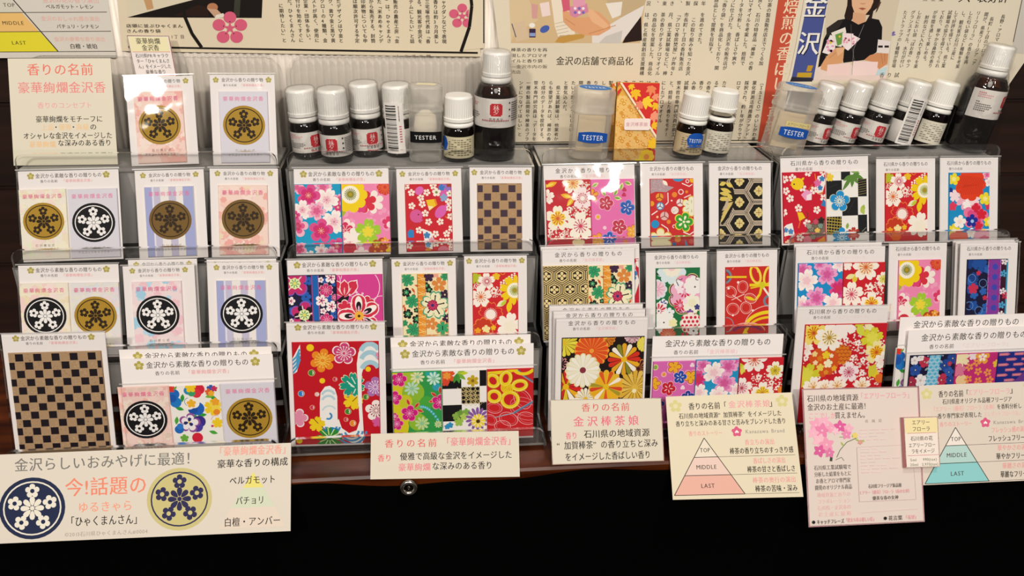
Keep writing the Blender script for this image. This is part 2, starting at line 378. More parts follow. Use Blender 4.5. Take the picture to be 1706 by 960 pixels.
# ================================================================== printed cloth patterns (each drawn in its own units)
PAT = {}
def pat(name, x0, y0, x1, y1, ground):
    def d(f): PAT[name] = ((x0, y0, x1, y1), ground, f); return f
    return d
def wf(c, x, y, r, inner='#f6e4d8', cen='#d85070', sc=None, out='#fdf3e6', stn=12, rot=0.0, st='s'):
    """a pale blossom with stamens"""
    c.fl(x, y, r, out, 5, st, rot); c.fl(x, y, r*0.6, inner, 5, st, rot); c.ci(x, y, r*0.3, inner)
    c.st(x, y, r*0.06, r*0.42, stn, r*0.05, sc or cen, r*0.05); c.ci(x, y, r*0.1, cen, n=10)
MAG, MAG2, PK, PK2 = '#d02a7c', '#e2508f', '#f08fb8', '#f9cfdc'
BLOS = dict(m=('#e0508f', '#d32c78', '#d8305a'), p=('#f7bcd0', '#ee8ab0', '#e25a90'), w=('#fdf4ee', '#fbe6e4', '#f6cbd2'), l=('#f3a8d2', '#e27ab8', '#d65a9c'), r=('#f4b8cc', '#e25c90', '#c9305e'))
@pat('sakura', 145, 110, 690, 960, '#0f9fcb')
def _(c):
    for x, y, r, k, a in ((180, 150, 85, 'p', .3), (480, 150, 115, 'p', .2), (655, 300, 75, 'r', .5), (650, 390, 60, 'm', 0), (520, 300, 150, 'w', .5), (310, 245, 140, 'm', .35), (235, 415, 125, 'w', .1), (400, 430, 120, 'p', .5), (170, 610, 130, 'r', .2),
                          (600, 560, 150, 'w', .25), (445, 665, 145, 'm', .15), (625, 850, 105, 'm', .4), (185, 880, 90, 'r', .6), (440, 900, 85, 'w', .2), (560, 930, 85, 'p', .1), (310, 960, 70, 'w', .3), (150, 480, 60, 'm', .1)):
        c.f3(x, y, r, BLOS[k], 's' if k in 'wp' else 'p', 5, a); c.st(x, y, 0, r*.25, 8, 4, '#f6d9c8' if k == 'm' else '#d86a94', 3)
@pat('peony', 690, 110, 1215, 960, '#f48ab6')
def _(c):
    R = random.Random(4)
    for _ in range(26): c.ci(R.uniform(700, 1210), R.uniform(380, 640), R.uniform(14, 40), '#f7a3c4', n=10)
    c.fl(1165, 150, 90, '#d93a2c', 8, 'w'); c.st(1165, 150, 20, 80, 16, 6, '#ee7a3c')
    c.fl(1020, 310, 130, '#fbeee4', 7, 'p', .3); c.fl(950, 310, 120, '#dc2f42', 6, 'p', .2); c.fl(905, 370, 60, '#e3447e', 5, 'p')
    c.leaf(690, 470, 110, 60, -75, '#a9bb2a')
    c.fl(790, 240, 185, '#f6d410', 9, 'w', .1); c.ci(790, 228, 98, '#fdf6e2'); c.st(790, 225, 0, 62, 20, 9, '#7d8420', 5); c.ci(790, 225, 22, '#b79a22')
    c.fl(745, 580, 90, '#fbe9e2', 5, 'p'); c.fl(725, 610, 85, '#d92f5c', 5, 'p'); c.st(725, 620, 10, 60, 9, 6, '#fbe0dc', 6)
    c.fl(1195, 540, 72, '#e03a6a', 5, 'p'); c.ci(1205, 560, 34, '#fbdce2')
    c.fl(810, 710, 120, '#fdf0e8', 6, 'p'); c.ci(770, 810, 70, '#d8332f'); c.st(770, 810, 10, 74, 18, 7, '#c8254e'); c.fl(890, 880, 85, '#fbe7e2', 5, 'p')
    c.fl(970, 635, 150, '#a4cf33', 5, 's', .1)
    for i in range(-4, 5):
        for j in range(-4, 5):
            if (i+j) % 2 and i*i+j*j < 13: c.rect(970+i*26-9, 635+j*26-9, 970+i*26+9, 635+j*26+9, '#cfe560')
    c.fl(968, 635, 62, '#f1dc3c', 5, 'p'); c.fl(1120, 850, 150, '#b8421c', 9, 'w')
    for x, y, r in ((1060, 780, 40), (1150, 740, 45), (1200, 800, 36), (1040, 880, 42), (1110, 890, 52), (1180, 910, 40)): c.gap(x, y, r, '#f3a93a'); c.ci(x, y, 9, '#f8e7b0')
    c.fl(1195, 850, 40, '#f4cf2a', 5, 'p')
def tiny(c, pts, r=36, col='#fbeee0', mid='#d2232f'):
    for i, (x, y) in enumerate(pts): c.gap(x, y, r, col, 5, i*.5, .34, .16); c.ci(x, y, r*.12, mid, n=8)
@pat('rabbits', 150, 215, 610, 950, '#d0222f')
def _(c):
    c.fl(560, 270, 80, '#9a72c8', 7, 'w'); c.ci(535, 310, 40, '#dd5fae'); c.fl(510, 255, 34, '#3d7ac4'); c.fl(530, 355, 40, '#8fa8d0'); c.fl(590, 315, 34, '#fbeee0'); c.ci(590, 315, 9, '#5f9a3a'); c.fl(585, 225, 30, '#a04020')
    c.fl(460, 300, 44, '#fbeee0'); c.ci(460, 300, 13, '#6c9a3a')
    tiny(c, ((215, 300), (365, 300), (305, 350), (215, 430), (318, 415), (345, 505), (375, 590), (490, 590), (280, 670), (440, 710), (550, 710), (592, 540), (578, 395), (575, 455), (500, 785), (440, 805), (560, 785), (280, 915), (180, 820), (590, 860), (430, 238), (600, 660), (165, 235), (600, 800)))
    c.ci(293, 282, 46, '#e06ab6', 38, rot=-.7); c.ci(255, 530, 62, '#dc5c9a', 66); c.ci(278, 516, 8, '#7a2248'); c.poly([(290, 560), (325, 570), (280, 600)], '#dc5c9a')
    c.ci(497, 492, 72, '#df62b2', 48, rot=-.9); c.leaf(540, 450, 40, 22, -60, '#df62b2'); c.line([(540, 540), (565, 560)], 8, '#ef8a2c')
    c.poly([(355, 375), (450, 365), (468, 420), (385, 480)], '#f4c81e'); c.poly([(372, 430), (430, 440), (385, 480)], '#fbe9b4'); c.poly([(430, 366), (450, 365), (468, 420), (452, 428)], '#ef8a2c')
    c.poly([(165, 690), (190, 660), (225, 670), (228, 740), (170, 742)], '#2a86c8'); c.line([(200, 600), (240, 640), (215, 670)], 6, '#b83a34')
    c.poly([(312, 655), (400, 690), (420, 760), (405, 862), (340, 840)], '#f6f1ea'); c.fl(355, 722, 34, '#3f82bd'); c.fl(400, 770, 30, '#e0a0b4'); c.fl(365, 815, 30, '#6aa0c8'); c.fl(365, 870, 30, '#d88a2a')
    c.ci(515, 870, 55, '#e2788c', 40); c.fl(180, 940, 30, '#f0c23a')
def checker(c, x0, y0, x1, y1, px, sq, tan, dark, ox, oy):
    R = random.Random(9); j = 0; y = y0+oy
    while y < y1:
        i = 0; x = x0+ox; c.z += c.dz
        while x < x1:
            if (i+j) % 2 == 0: c.rect(x, y, x+sq, y+sq, dark, False)
            else: c.dots(6, x, y, x+px, y+px, 7, R.choice(['#c5a37c', '#a07e5c', '#bd9468']), R.random(), 4)
            x += px; i += 1
        y += px; j += 1
@pat('ichimatsu_brown', 868, 215, 1318, 950, '#b39068')
def _(c): checker(c, 868, 215, 1330, 1000, 82, 70, '#b39068', '#43303c', -95, -62)
@pat('ichimatsu_dark', 60, 180, 745, 910, '#b0906e')
def _(c): checker(c, 60, 180, 760, 930, 66.5, 58, '#b0906e', '#191019', -80, 10)
@pat('navy_flowers', 65, 190, 610, 720, '#12103a')
def _(c):
    for x, y, r in ((265, 440, 60), (300, 260, 50), (85, 600, 45), (585, 650, 55), (480, 260, 36), (530, 470, 40), (290, 520, 40), (590, 300, 30)): c.gap(x, y, r, '#1f5fb8', 5, .3, .4)
    for x, y, r, a in ((145, 285, 165, 0), (240, 650, 165, .6)):
        c.fl(x, y, r, '#7a5ac0', 4 if a == 0 else 5, 'p', a+.78); c.fl(x, y, r*.9, '#c8286c', 4 if a == 0 else 5, 'p', a+.78)
        if a: c.gap(x, y, r*.72, '#160a1c', 5, a+.2, .3)
        c.gap(x, y, r*.7, '#f6d8dc', 4, a+.78, .06); c.fl(x, y, 66, '#e8f0b0', 8, 'w'); c.st(x, y, 18, 52, 8, 10, '#4a9a5a'); c.ci(x, y, 18, '#e9e26a')
    c.rect(330, 190, 345, 720, '#a03a80'); c.rect(343, 190, 410, 720, '#0b62b4'); c.rect(406, 190, 416, 720, '#b05a90')
    for x, y, r in ((440, 490, 72), (555, 225, 72), (550, 560, 70), (95, 485, 50), (455, 610, 38), (440, 250, 34), (90, 715, 30)): c.gap(x, y, r, '#fbf0ee', 5, .3, .36); c.gap(x, y, r*.55, '#d43a78', 5, .3, .16)
    for x, y, r in ((495, 370, 88), (490, 715, 88), (590, 455, 42)): c.fl(x, y, r, '#f4b2cc', 6, 's'); c.fl(x, y, r*.9, '#cf2a70', 6, 's'); c.st(x, y, 8, r*.5, 10, 5, '#f4b2cc', 4)
@pat('magenta_bloom', 610, 185, 1140, 720, '#d93f92')
def _(c):
    c.ring(880, 330, 225, 8, '#fbdcea', a0=-60, a1=60); c.ring(1120, 560, 120, 7, '#fbdcea', a0=180, a1=290); c.ring(560, 250, 100, 8, '#fbdcea', a0=-60, a1=40); c.ring(760, 230, 90, 7, '#fbdcea', a0=180, a1=260)
    def petal(x, y, L, wd, a, out='#fbe7e4', red='#d42a48', deep=True):
        c.leaf(x, y, L*1.08, wd*1.3, a, out); c.ci(x+math.cos(math.radians(a))*L*.68, y+math.sin(math.radians(a))*L*.68, wd*.58, out)
        c.ci(x+math.cos(math.radians(a))*L*.68, y+math.sin(math.radians(a))*L*.68, wd*.5, red); c.leaf(x, y, L, wd*1.05, a, red)
        if deep:
            m = (x+math.cos(math.radians(a))*L*.58, y+math.sin(math.radians(a))*L*.58)
            c.ci(m[0], m[1], L*.36, '#fdf3ec', wd*.28, rot=math.radians(a)); c.ci(x+math.cos(math.radians(a))*L*.46, y+math.sin(math.radians(a))*L*.46, L*.22, '#16080c', wd*.2, rot=math.radians(a)); c.ci(x+math.cos(math.radians(a))*L*.36, y+math.sin(math.radians(a))*L*.36, L*.12, '#e9b6d8', wd*.07, rot=math.radians(a))
        else: c.leaf(x+math.cos(math.radians(a))*20, y+math.sin(math.radians(a))*20, L*.5, wd*.2, a, '#f6c0c4')
    for a in (-125, -52): petal(700, 440, 230, 110, a, deep=False)
    petal(700, 440, 190, 90, -88, deep=False)
    c.poly([(610, 480), (690, 420), (700, 450), (760, 420), (740, 480), (640, 510)], '#120608')
    for x, y in ((840, 390), (908, 408), (760, 420)): c.ci(x, y, 14, '#f9c9dc'); c.line([(x, y), (850, 480)], 5, '#f9c9dc')
    c.fl(960, 520, 90, '#fbe7e4', 5); c.fl(960, 520, 80, '#d42a48', 5); c.fl(700, 560, 90, '#fbe7e4', 5); c.fl(700, 560, 78, '#d42a48', 5)
    for a in (150, 30): petal(860, 665, 240, 120, a)
    for a in (180, -28, -90): petal(860, 665, 245, 150, a)
    c.st(860, 665, 30, 80, 14, 7, '#f9d7a8'); c.ci(860, 665, 52, '#f2b53a'); c.ci(860, 668, 16, '#3a1208')
@pat('green_orange', 190, 205, 700, 905, '#f5e5b4')
def _(c):
    for x, y, a in ((300, 360, 60), (330, 420, 110), (215, 560, 80), (270, 740, 60), (690, 590, 120), (330, 330, 20), (225, 545, 140)): c.leaf(x, y, 70, 24, a, '#d2552a')
    for x, y, r in ((255, 270, 82), (302, 510, 82), (310, 830, 88), (672, 240, 60), (215, 750, 40)):
        c.fl(x, y, r, '#1f7a4c', 6, 's', .3); c.fl(x, y, r*.9, '#35a56c', 6, 's', .3); c.st(x, y, 10, r*.55, 10, 5, '#16603a', 4)
    for x, y, r in ((240, 410, 55), (252, 650, 56), (347, 710, 52), (345, 610, 30), (490, 385, 40), (460, 340, 40)): c.gap(x, y, r, '#17120e', 5, .2, .38); c.gap(x, y, r*.5, '#35a56c', 5, .2, .3)
    c.rect(362, 200, 454, 910, '#7a4a12'); c.rect(367, 200, 450, 910, '#ea942c')
    for i in range(18):
        y = 190+i*42; s = 1 if i % 2 else -1; c.line([(367, y), (450, y+30*s+15)], 7, '#f8d88a'); c.line([(408, y), (450, y+20)], 4, '#f8d88a')
    c.gap(600, 330, 82, '#e08a3c', 5, 0, .34); c.gap(510, 765, 70, '#e08a3c', 5, .3, .34); c.fl(560, 210, 50, '#f0a890'); c.fl(490, 245, 56, '#3c1c3e'); c.gap(662, 445, 58, '#34183a', 5, .2, .36); c.gap(680, 705, 56, '#34183a', 5, .5, .36); c.fl(690, 590, 30, '#f0a890')
    c.fl(548, 560, 170, '#4fa57e', 5, 's', .12); c.fl(548, 560, 150, '#f4edc4', 5, 's', .12); c.st(545, 560, 30, 105, 5, 12, '#241018', 10, rot=-1.45); c.fl(525, 560, 62, '#a81f4e', 8, 'w'); c.st(525, 560, 14, 52, 10, 8, '#df4a70'); c.ci(525, 560, 18, '#3c2a6a')
    c.fl(630, 815, 90, '#e28a4c', 6, 's'); c.fl(630, 815, 76, '#35a56c', 6, 's'); c.line([(630, 790), (630, 840)], 12, '#0f3a22')
@pat('plum_red', 975, 190, 1480, 900, '#d2202a')
def _(c):
    c.dots(70, 1150, 340, 1300, 460, 8, '#fbe9dc', 2); c.dots(30, 980, 310, 1060, 370, 8, '#fbe9dc', 3); c.fl(1010, 245, 72, '#b8c42c', 5, 's')
    for i in range(6):
        for j in range(3): c.ci(1290+i*30, 320-i*20+j*26-20, 12, '#fdf0e6', n=8)
    c.fl(1238, 232, 44, '#f2c01e'); c.ring(1310, 190, 24, 8, '#f08a2c'); wf(c, 1128, 285, 100, '#fde7e2', '#c92a50')
    c.ci(1135, 285, 50, '#fdf0ea'); c.st(1135, 285, 14, 54, 18, 6, '#c92a50'); wf(c, 1065, 455, 128, '#fbeede', '#e0681c'); c.fl(1210, 395, 40, '#fbe9dc'); c.ci(1210, 395, 13, '#d2202a')
    c.fl(1440, 385, 175, '#f5d00e', 8, 's', .2); c.ci(1440, 390, 85, '#fdf7dc'); c.st(1440, 390, 6, 56, 18, 8, '#96a424', 4); c.ci(1440, 390, 18, '#b8902a')
    c.leaf(1390, 500, 140, 62, 100, '#f5d00e'); c.leaf(1350, 500, 130, 60, 150, '#f3ecc0'); c.leaf(1350, 500, 90, 40, 140, '#c6d23c')
    c.fl(1172, 650, 145, '#f0803c', 5, 's', .1); c.fl(1172, 650, 135, '#d2202a', 5, 's', .1); c.st(1172, 652, 48, 70, 24, 6, '#fde9dc', 4); c.ci(1172, 652, 54, '#fdeee4')
    c.fl(1090, 800, 120, '#f0803c', 9, 'w'); c.fl(1090, 800, 108, '#c8381c', 9, 'w'); c.fl(1120, 815, 48, '#f8e7a0'); c.fl(1200, 800, 30, '#f2c01e'); c.fl(1030, 830, 36, '#f2a51e')
    c.fl(1375, 775, 150, '#fdf3e6', 5, 's', .25); c.fl(1385, 790, 80, '#faf0da', 5, 's', .25)
    c.fl(1100, 900, 60, '#e8641c', 7, 'w')
@pat('stream', 68, 165, 675, 925, '#c60f22')
def _(c):
    def water(pts, w): c.line(pts, w, '#f7f2ee')
    c.poly([(128, 180), (128, 260), (100, 380), (68, 400), (68, 290)], '#f7f2ee')
    for i in range(4): c.line([(70, 300+i*30), (100, 270+i*28), (124, 215+i*24)], 13, '#4aa0cc')
    # tall inverted U
    out = [(520, 540), (518, 330), (530, 250), (556, 190), (600, 163), (650, 190), (675, 240), (675, 350), (645, 325), (605, 320), (570, 345), (552, 400), (545, 560), (552, 760), (556, 880), (545, 925), (470, 925), (400, 890), (372, 750), (380, 740), (400, 810), (450, 850), (505, 830), (528, 760)]
    c.poly(out, '#f7f2ee')
    for r, y in ((86, 270), (84, 330), (80, 400)): c.ring(612, y, r*.8, 34, '#a9cfde', ry=r, a0=205, a1=330)
    c.poly([(250, 620), (258, 540), (290, 495), (325, 488), (360, 515), (374, 570), (372, 740), (392, 850), (330, 850), (268, 800), (248, 720)], '#f7f2ee')
    for y in (550, 590): c.ring(312, y+20, 46, 17, '#bcd8e2', a0=200, a1=340)
    c.ring(315, 690, 50, 12, '#c9dee4', a0=200, a1=330); c.ring(308, 716, 22, 14, '#3d92c6', a0=-70, a1=130)
    for r in (40, 62): c.ring(325, 790, r, 14, '#3d8fc4', a0=10, a1=170)
    for r in (50, 78, 104): c.ring(470, 830, r, 15, '#4796c6', a0=5, a1=165)
    c.poly([(268, 820), (300, 850), (352, 852), (380, 815), (330, 800)], '#1f7fc0')
    c.fl(280, 300, 88, '#ef8c1e', 6, 'p', .2); c.st(280, 300, 14, 52, 14, 4, '#f9d45a', 6); c.st(280, 300, 14, 32, 12, 3, '#f9d45a', 4)
    c.fl(430, 250, 86, '#fbe3e6', 5, 'p', .1); c.fl(430, 250, 76, '#cf3f76', 5, 'p', .1); c.st(430, 250, 10, 48, 14, 4, '#fde4ea', 6)
    for x, y, r in ((197, 205, 26), (273, 450, 20), (597, 370, 19), (97, 898, 22)): c.ci(x, y, r, '#f6cf18')
    def ball(x, y, r, col): c.ci(x, y, r, '#e8c48a'); c.ci(x, y, r*.86, col); c.ring(x, y, r*.5, r*.25, '#f6f0e6', a0=-60, a1=60)
    for x, y, r, k in ((200, 390, 25, '#3f8a2e'), (123, 543, 24, '#2f7fd0'), (447, 685, 24, '#3f8a2e'), (577, 578, 22, '#3f8a2e'), (480, 775, 24, '#ee8a2a'), (197, 648, 18, '#d4305c'), (432, 745, 17, '#d4305c'), (363, 440, 17, '#d4305c'), (233, 550, 17, '#f0c0c8')): ball(x, y, r, k)
    c.fl(485, 600, 76, '#f2cf1c', 5, 's', .4); c.line([(480, 610), (515, 575)], 6, '#8a5a10'); c.line([(440, 575), (460, 575)], 6, '#8a5a10')
    c.fl(482, 485, 100, '#e8d8b0', 7, 's', .1); c.fl(482, 485, 92, '#159a80', 7, 's', .1); c.poly([(521, 400), (548, 400), (548, 700), (521, 640)], '#f7f2ee')
    for a in (0, .5, 1.0): c.line([(445+a*25, 455+a*35), (490+a*8, 495+a*8)], 7, '#e8f2e6')
    c.line([(478, 425), (505, 478)], 7, '#e8f2e6'); c.line([(490, 550), (505, 515)], 7, '#e8f2e6')
    c.fl(645, 505, 78, '#b070b4', 5, 'p'); c.st(645, 505, 10, 46, 14, 4, '#f3dcf0', 6); c.fl(648, 682, 80, '#f8ece8', 5, 'p'); c.st(648, 682, 10, 44, 14, 4, '#a83a4a', 6); c.fl(655, 770, 40, '#d8589a', 5, 'p'); c.fl(690, 270, 40, '#e88fb0')
    c.fl(95, 725, 72, '#f6dce0', 5, 'p', .3); c.fl(95, 725, 62, '#e58fae', 5, 'p', .3)
    c.fl(225, 775, 62, '#f2cf1c', 5, 's', .2); c.line([(210, 740), (235, 770)], 6, '#8a5a10')
    c.fl(310, 890, 98, '#2b8a34', 9, 's'); c.st(310, 880, 20, 75, 10, 7, '#cfe8a0')
@pat('lime_garden', 85, 235, 570, 815, '#2f9a48')
def _(c):
    R = random.Random(6)
    for _ in range(5):
        c.ci(R.uniform(90, 200), 240+_*140, 150, '#d8cb1e', 150)
    for x, y, r, k in ((260, 300, 95, '#a8c22a'), (290, 450, 110, '#8fbc30'), (280, 620, 100, '#7fb832'), (330, 760, 90, '#8fbc30'), (210, 540, 70, '#c8c822'), (470, 250, 60, '#2aa8a0'), (520, 400, 40, '#2fa0b8'), (420, 560, 70, '#46a83c')): c.ci(x, y, r, k)
    for x, y, r, k in ((335, 290, 72, '#dfe4b4'), (495, 312, 72, '#c8ecdc'), (278, 408, 76, '#b8dcc4'), (370, 775, 74, '#c0dc9c'), (530, 790, 40, '#d8e0a0')): c.gap(x, y, r, k, 9, .2, .17, .2); c.ci(x, y, r*.22, '#8fc8a8')
    for x, y, a in ((250, 580, -110), (300, 610, -50), (320, 630, 20), (520, 500, -140), (510, 540, 170), (555, 470, -90)): c.leaf(x, y, 75, 34, a, '#f2a080'); c.leaf(x, y, 68, 24, a, '#c8302a')
    for i in range(9): c.ci(365+i*20, 600+i*i*2.2, 15, '#4ab4cc'); c.ci(365+i*20, 600+i*i*2.2, 7, '#9adce0')
    for x, y, r in ((155, 310, 82), (105, 500, 78), (248, 665, 90), (120, 770, 70), (550, 560, 88), (100, 690, 40)): c.fl(x, y, r, '#f59ab0', 5, 'p', .2); c.fl(x, y, r*.9, '#cf157c', 5, 'p', .2); c.st(x, y, 8, r*.42, 10, 4, '#f4a8d0', 5); c.ci(x, y, 10, '#f4a8d0')
@pat('ichimatsu_flower', 570, 205, 1030, 815, '#f6f1ec')
def _(c):
    B = '#0a080c'
    for r in ((565, 205, 580, 815), (580, 300, 770, 398), (955, 205, 1030, 378), (580, 570, 772, 745), (955, 550, 1030, 640), (770, 385, 957, 560)): c.rect(*r, B)
    for i in range(-8, 9):
        c.line([(863+i*46-90, 385), (863+i*46+90, 560)], 6, '#c8b478') if -2 < i < 2 else None
    for i in range(4):
        for j in range(4):
            x, y = 793+i*47, 408+j*44; c.ring(x, y, 24, 5, '#cbb67c', n=12); c.ring(x+23, y+22, 22, 4, '#cbb67c', n=4)
    c.rect(955, 378, 1030, 550, '#f6f1ec'); c.rect(580, 398, 768, 570, '#f6f1ec')
    c.fl(625, 260, 90, '#e2542a', 6, 's'); c.fl(625, 260, 45, '#f09a3a', 6, 's'); c.fl(610, 330, 40, '#d8452c')
    for a, k in ((0, '#c8d42a'), (40, '#7ab03a'), (80, '#4a9a38'), (-30, '#9ac23a'), (110, '#3f8f34')): c.leaf(730, 235, 110, 40, a, k)
    c.gap(885, 320, 62, '#c9a81e', 6, 0, .3); c.ci(885, 320, 16, '#8a6a10')
    for x, y, r, k in ((715, 690, 44, '#8ab04a'), (760, 660, 40, '#6f9a3a'), (815, 650, 40, '#7fae44'), (740, 755, 48, '#9cc24e'), (790, 700, 40, '#b4d060')): c.fl(x, y, r, k, 5)
    c.gap(930, 725, 125, '#8a5aa8', 14, 0, .12, .2); c.ci(930, 730, 40, '#6a3a88'); c.gap(938, 750, 80, '#f4d63a', 9, .1, .16, .15); c.gap(938, 750, 78, '#fbf0b0', 9, .45, .1, .3); c.ci(935, 755, 20, '#4a3008'); c.fl(650, 785, 34, '#2f93c8', 5); c.fl(620, 800, 30, '#2f93c8', 5)
@pat('red_cord', 1030, 205, 1490, 815, '#cd1d24')
def _(c):
    for y0, y1 in ((640, 820), (600, 560)): c.ring(1400, y0, 150, 5, '#e88a90', ry=90, rot=.4)
    for x, y, r, a in ((1100, 600, 78, .2), (1060, 720, 70, .6), (1240, 720, 95, .4), (1380, 520, 110, 1.0), (1420, 720, 90, .3), (1180, 790, 80, .1)): c.ring(x, y, r, 6, '#f0a8aa', ry=r*.7, rot=a); c.ring(x, y, r-20, 4, '#e27880', ry=r*.5, rot=a)
    c.line([(1290, 660), (1490, 545)], 22, '#7f93a6'); c.line([(1290, 665), (1490, 550)], 8, '#2d6aa0'); c.line([(1320, 205), (1390, 280), (1490, 350)], 20, '#8a97a0'); c.line([(1330, 205), (1395, 275), (1490, 345)], 7, '#34567a'); c.line([(1100, 700), (1290, 660)], 10, '#9aa4ac')
    def loop(x, y, rx, ry, a): c.ring(x, y, rx, 40, '#c99a10', ry=ry, rot=a); c.ring(x, y, rx, 32, '#f2d41e', ry=ry, rot=a); c.ring(x, y, rx+7, 6, '#f9ea80', ry=ry+7, rot=a)
    c.line([(1030, 245), (1200, 235), (1330, 210)], 34, '#f2d41e'); c.ring(1390, 150, 120, 32, '#f2d41e', ry=110, a0=20, a1=140)
    loop(1088, 320, 52, 62, -.6); loop(1213, 300, 48, 66, .2); loop(1350, 375, 66, 46, -.1); loop(1255, 520, 80, 76, .3); loop(1100, 480, 58, 54, .5)
    for r in (58, 42, 26, 10): c.ring(1225, 400, r, 12, '#f2d41e' if r % 4 == 2 else '#d9aa14', rot=.5, ry=r*.85)
def cfl(c, x, y, r, col, n=5, rot=0.0, rim='#f7b9d4', eye='#fbe6ee'):
    c.fl(x, y, r*1.1, rim, n, 'p', rot); c.fl(x, y, r, col, n, 'p', rot); c.gap(x, y, r*.62, eye, n, rot, .09, .25)
@pat('pink_garden', 525, 215, 935, 830, '#ec74b4')
def _(c):
    for x, y, a, k in ((660, 370, -115, '#7fb04a'), (740, 370, -60, '#7fb04a'), (740, 385, 10, '#7fb04a'), (800, 320, -70, '#8fba4a'), (840, 245, 20, '#7fb04a'), (535, 285, -30, '#9ac06a')): c.leaf(x, y, 75, 38, a, '#f4e6a8'); c.leaf(x, y, 64, 22, a, k)
    c.line([(720, 490), (800, 492)], 4, '#d87ab4'); c.line([(740, 370), (820, 340)], 4, '#b87ac0')
    for x, y in ((697, 292), (840, 315), (835, 362)): c.fl(x, y, 22, '#c9345e', 3)
    cfl(c, 540, 360, 62, '#c8424a'); c.gap(540, 360, 58, '#f2a93a', 5, 0, .26); cfl(c, 585, 775, 66, '#f2a93a', 6, .2, '#d8603a', '#f8e29a'); cfl(c, 910, 700, 60, '#f2a93a', 5, .3, '#c8424a', '#f8e29a')
    cfl(c, 665, 435, 68, '#c63a50', 5, .3); cfl(c, 783, 655, 70, '#c63a50', 5, .5); cfl(c, 862, 480, 68, '#2a5fb6', 5, .3, '#88a8dc'); cfl(c, 690, 765, 66, '#2a5fb6', 5, .1, '#88a8dc')
    c.ci(587, 560, 28, '#f6b8c8'); c.ci(587, 560, 16, '#f2b62a'); c.ci(648, 660, 17, '#f9cfdc'); c.ci(840, 795, 22, '#f0904a'); c.ci(770, 230, 30, '#fbe9e6')
@pat('plum_cream', 105, 225, 525, 830, '#c92a36')
def _(c):
    c.dots(60, 330, 470, 525, 560, 9, '#fbe9dc', 5); c.dots(60, 120, 660, 310, 770, 9, '#fbe9dc', 6); c.dots(30, 440, 250, 525, 330, 9, '#fbe9dc', 7)
    for x, y in ((320, 495), (455, 515), (145, 690), (245, 735)): c.fl(x, y, 24, '#fdf0e6'); c.ci(x, y, 8, '#c92a36')
    for x, y, a in ((140, 290, -160), (110, 285, -20), (350, 390, -165), (300, 470, -50)): c.leaf(x, y, 110, 46, a, '#f4b424'); c.leaf(x, y, 80, 22, a, '#f8dc5a')
    wf(c, 115, 380, 75, stn=0); wf(c, 360, 260, 105, '#fbe0a0', '#e0783a'); wf(c, 447, 400, 110, '#fcdfe0', '#c83a5a', out='#fdeaea'); c.ci(447, 400, 40, '#fdf2ea'); c.st(447, 400, 22, 48, 16, 6, '#d05a6a')
    wf(c, 213, 580, 125, '#f6cf3a', '#d8541e', out='#fbf1dc'); wf(c, 422, 655, 140, '#fcefe2', '#d03a5c', out='#fbf4e2'); c.fl(400, 815, 60, '#fbe6b0')
@pat('red_motifs', 125, 208, 545, 900, '#cf2a2c')
def _(c):
    c.poly([(125, 208), (235, 208), (270, 270), (355, 292), (280, 335), (180, 330), (125, 350)], '#b79aa0'); c.dots(60, 130, 215, 270, 320, 5, '#cdb4b8', 3); c.leaf(245, 225, 70, 34, 45, '#fdf0dc')
    c.ci(395, 205, 55, '#2b9ccc', 34); c.ring(483, 236, 15, 7, '#fbe7e4'); c.ring(420, 335, 22, 8, '#fbe7e4'); c.line([(430, 255), (500, 285), (530, 265)], 9, '#fbe7e4'); c.line([(295, 340), (297, 430), (270, 455)], 9, '#fbe7e4'); c.line([(450, 390), (515, 362)], 9, '#fbe7e4'); c.line([(137, 545), (195, 508)], 10, '#fbe7e4'); c.line([(230, 635), (290, 675), (297, 705)], 9, '#fbe7e4'); c.line([(440, 710), (500, 735), (545, 705)], 10, '#fbe7e4'); c.line([(160, 890), (295, 875), (300, 840)], 9, '#fbe7e4'); c.ring(352, 655, 14, 7, '#fbe7e4', a0=90, a1=300)
    def seg(x, y, r, k): c.ci(x, y, r, k); [c.line([(x, y), (x+r*math.cos(a), y+r*math.sin(a))], 7, '#7c2020') for a in (.6, 2.7, 4.8)]
    seg(215, 380, 36, '#f0a02a'); c.ci(220, 465, 37, '#3a8fc0'); seg(220, 465, 28, '#d8ecf4'); seg(412, 435, 36, '#f8dcd8'); c.ci(360, 505, 36, '#f3e6dc'); c.dots(20, 335, 480, 385, 530, 4, '#d8b8b0', 8); seg(260, 557, 40, '#e8b8b4')
    for x, y, r, k in ((170, 632, 38, '#1d93cc'), (358, 360, 25, '#f08a2a'), (475, 335, 14, '#f08a2a'), (300, 612, 20, '#f08a2a'), (192, 565, 11, '#f8d49a'), (330, 415, 8, '#fbe7e4'), (530, 225, 26, '#f4b81e'), (140, 440, 24, '#f0a02a'), (385, 775, 30, '#f08a2a'), (350, 820, 18, '#2f6aa8'), (515, 800, 22, '#d85a50')): c.ci(x, y, r, k)
    c.fl(520, 470, 98, '#e8c040', 6); c.fl(520, 470, 88, '#f1efd0', 6, 'p'); c.gap(520, 470, 60, '#c8c49a', 6, 0, .08, .4)
    c.fl(445, 615, 98, '#e8d24a', 5, 'p', .3); c.fl(445, 615, 86, '#35a22e', 5, 'p', .3); c.gap(445, 615, 60, '#fbf3d0', 5, .3, .18, .3); c.ci(445, 615, 12, '#fbf3d0')
    c.fl(220, 785, 120, '#e8b83a', 6); c.fl(220, 785, 108, '#f6ecc0', 6); c.poly([(455, 775), (480, 830), (545, 850), (545, 900), (455, 900)], '#4a9ac4'); c.fl(395, 885, 40, '#7ab040', 5)
def hexa(x, y, r, flat=True, asp=1.0): return [(x+r*math.cos(math.radians(60*i+(0 if flat else 30))), y+r*asp*math.sin(math.radians(60*i+(0 if flat else 30)))) for i in range(6)]
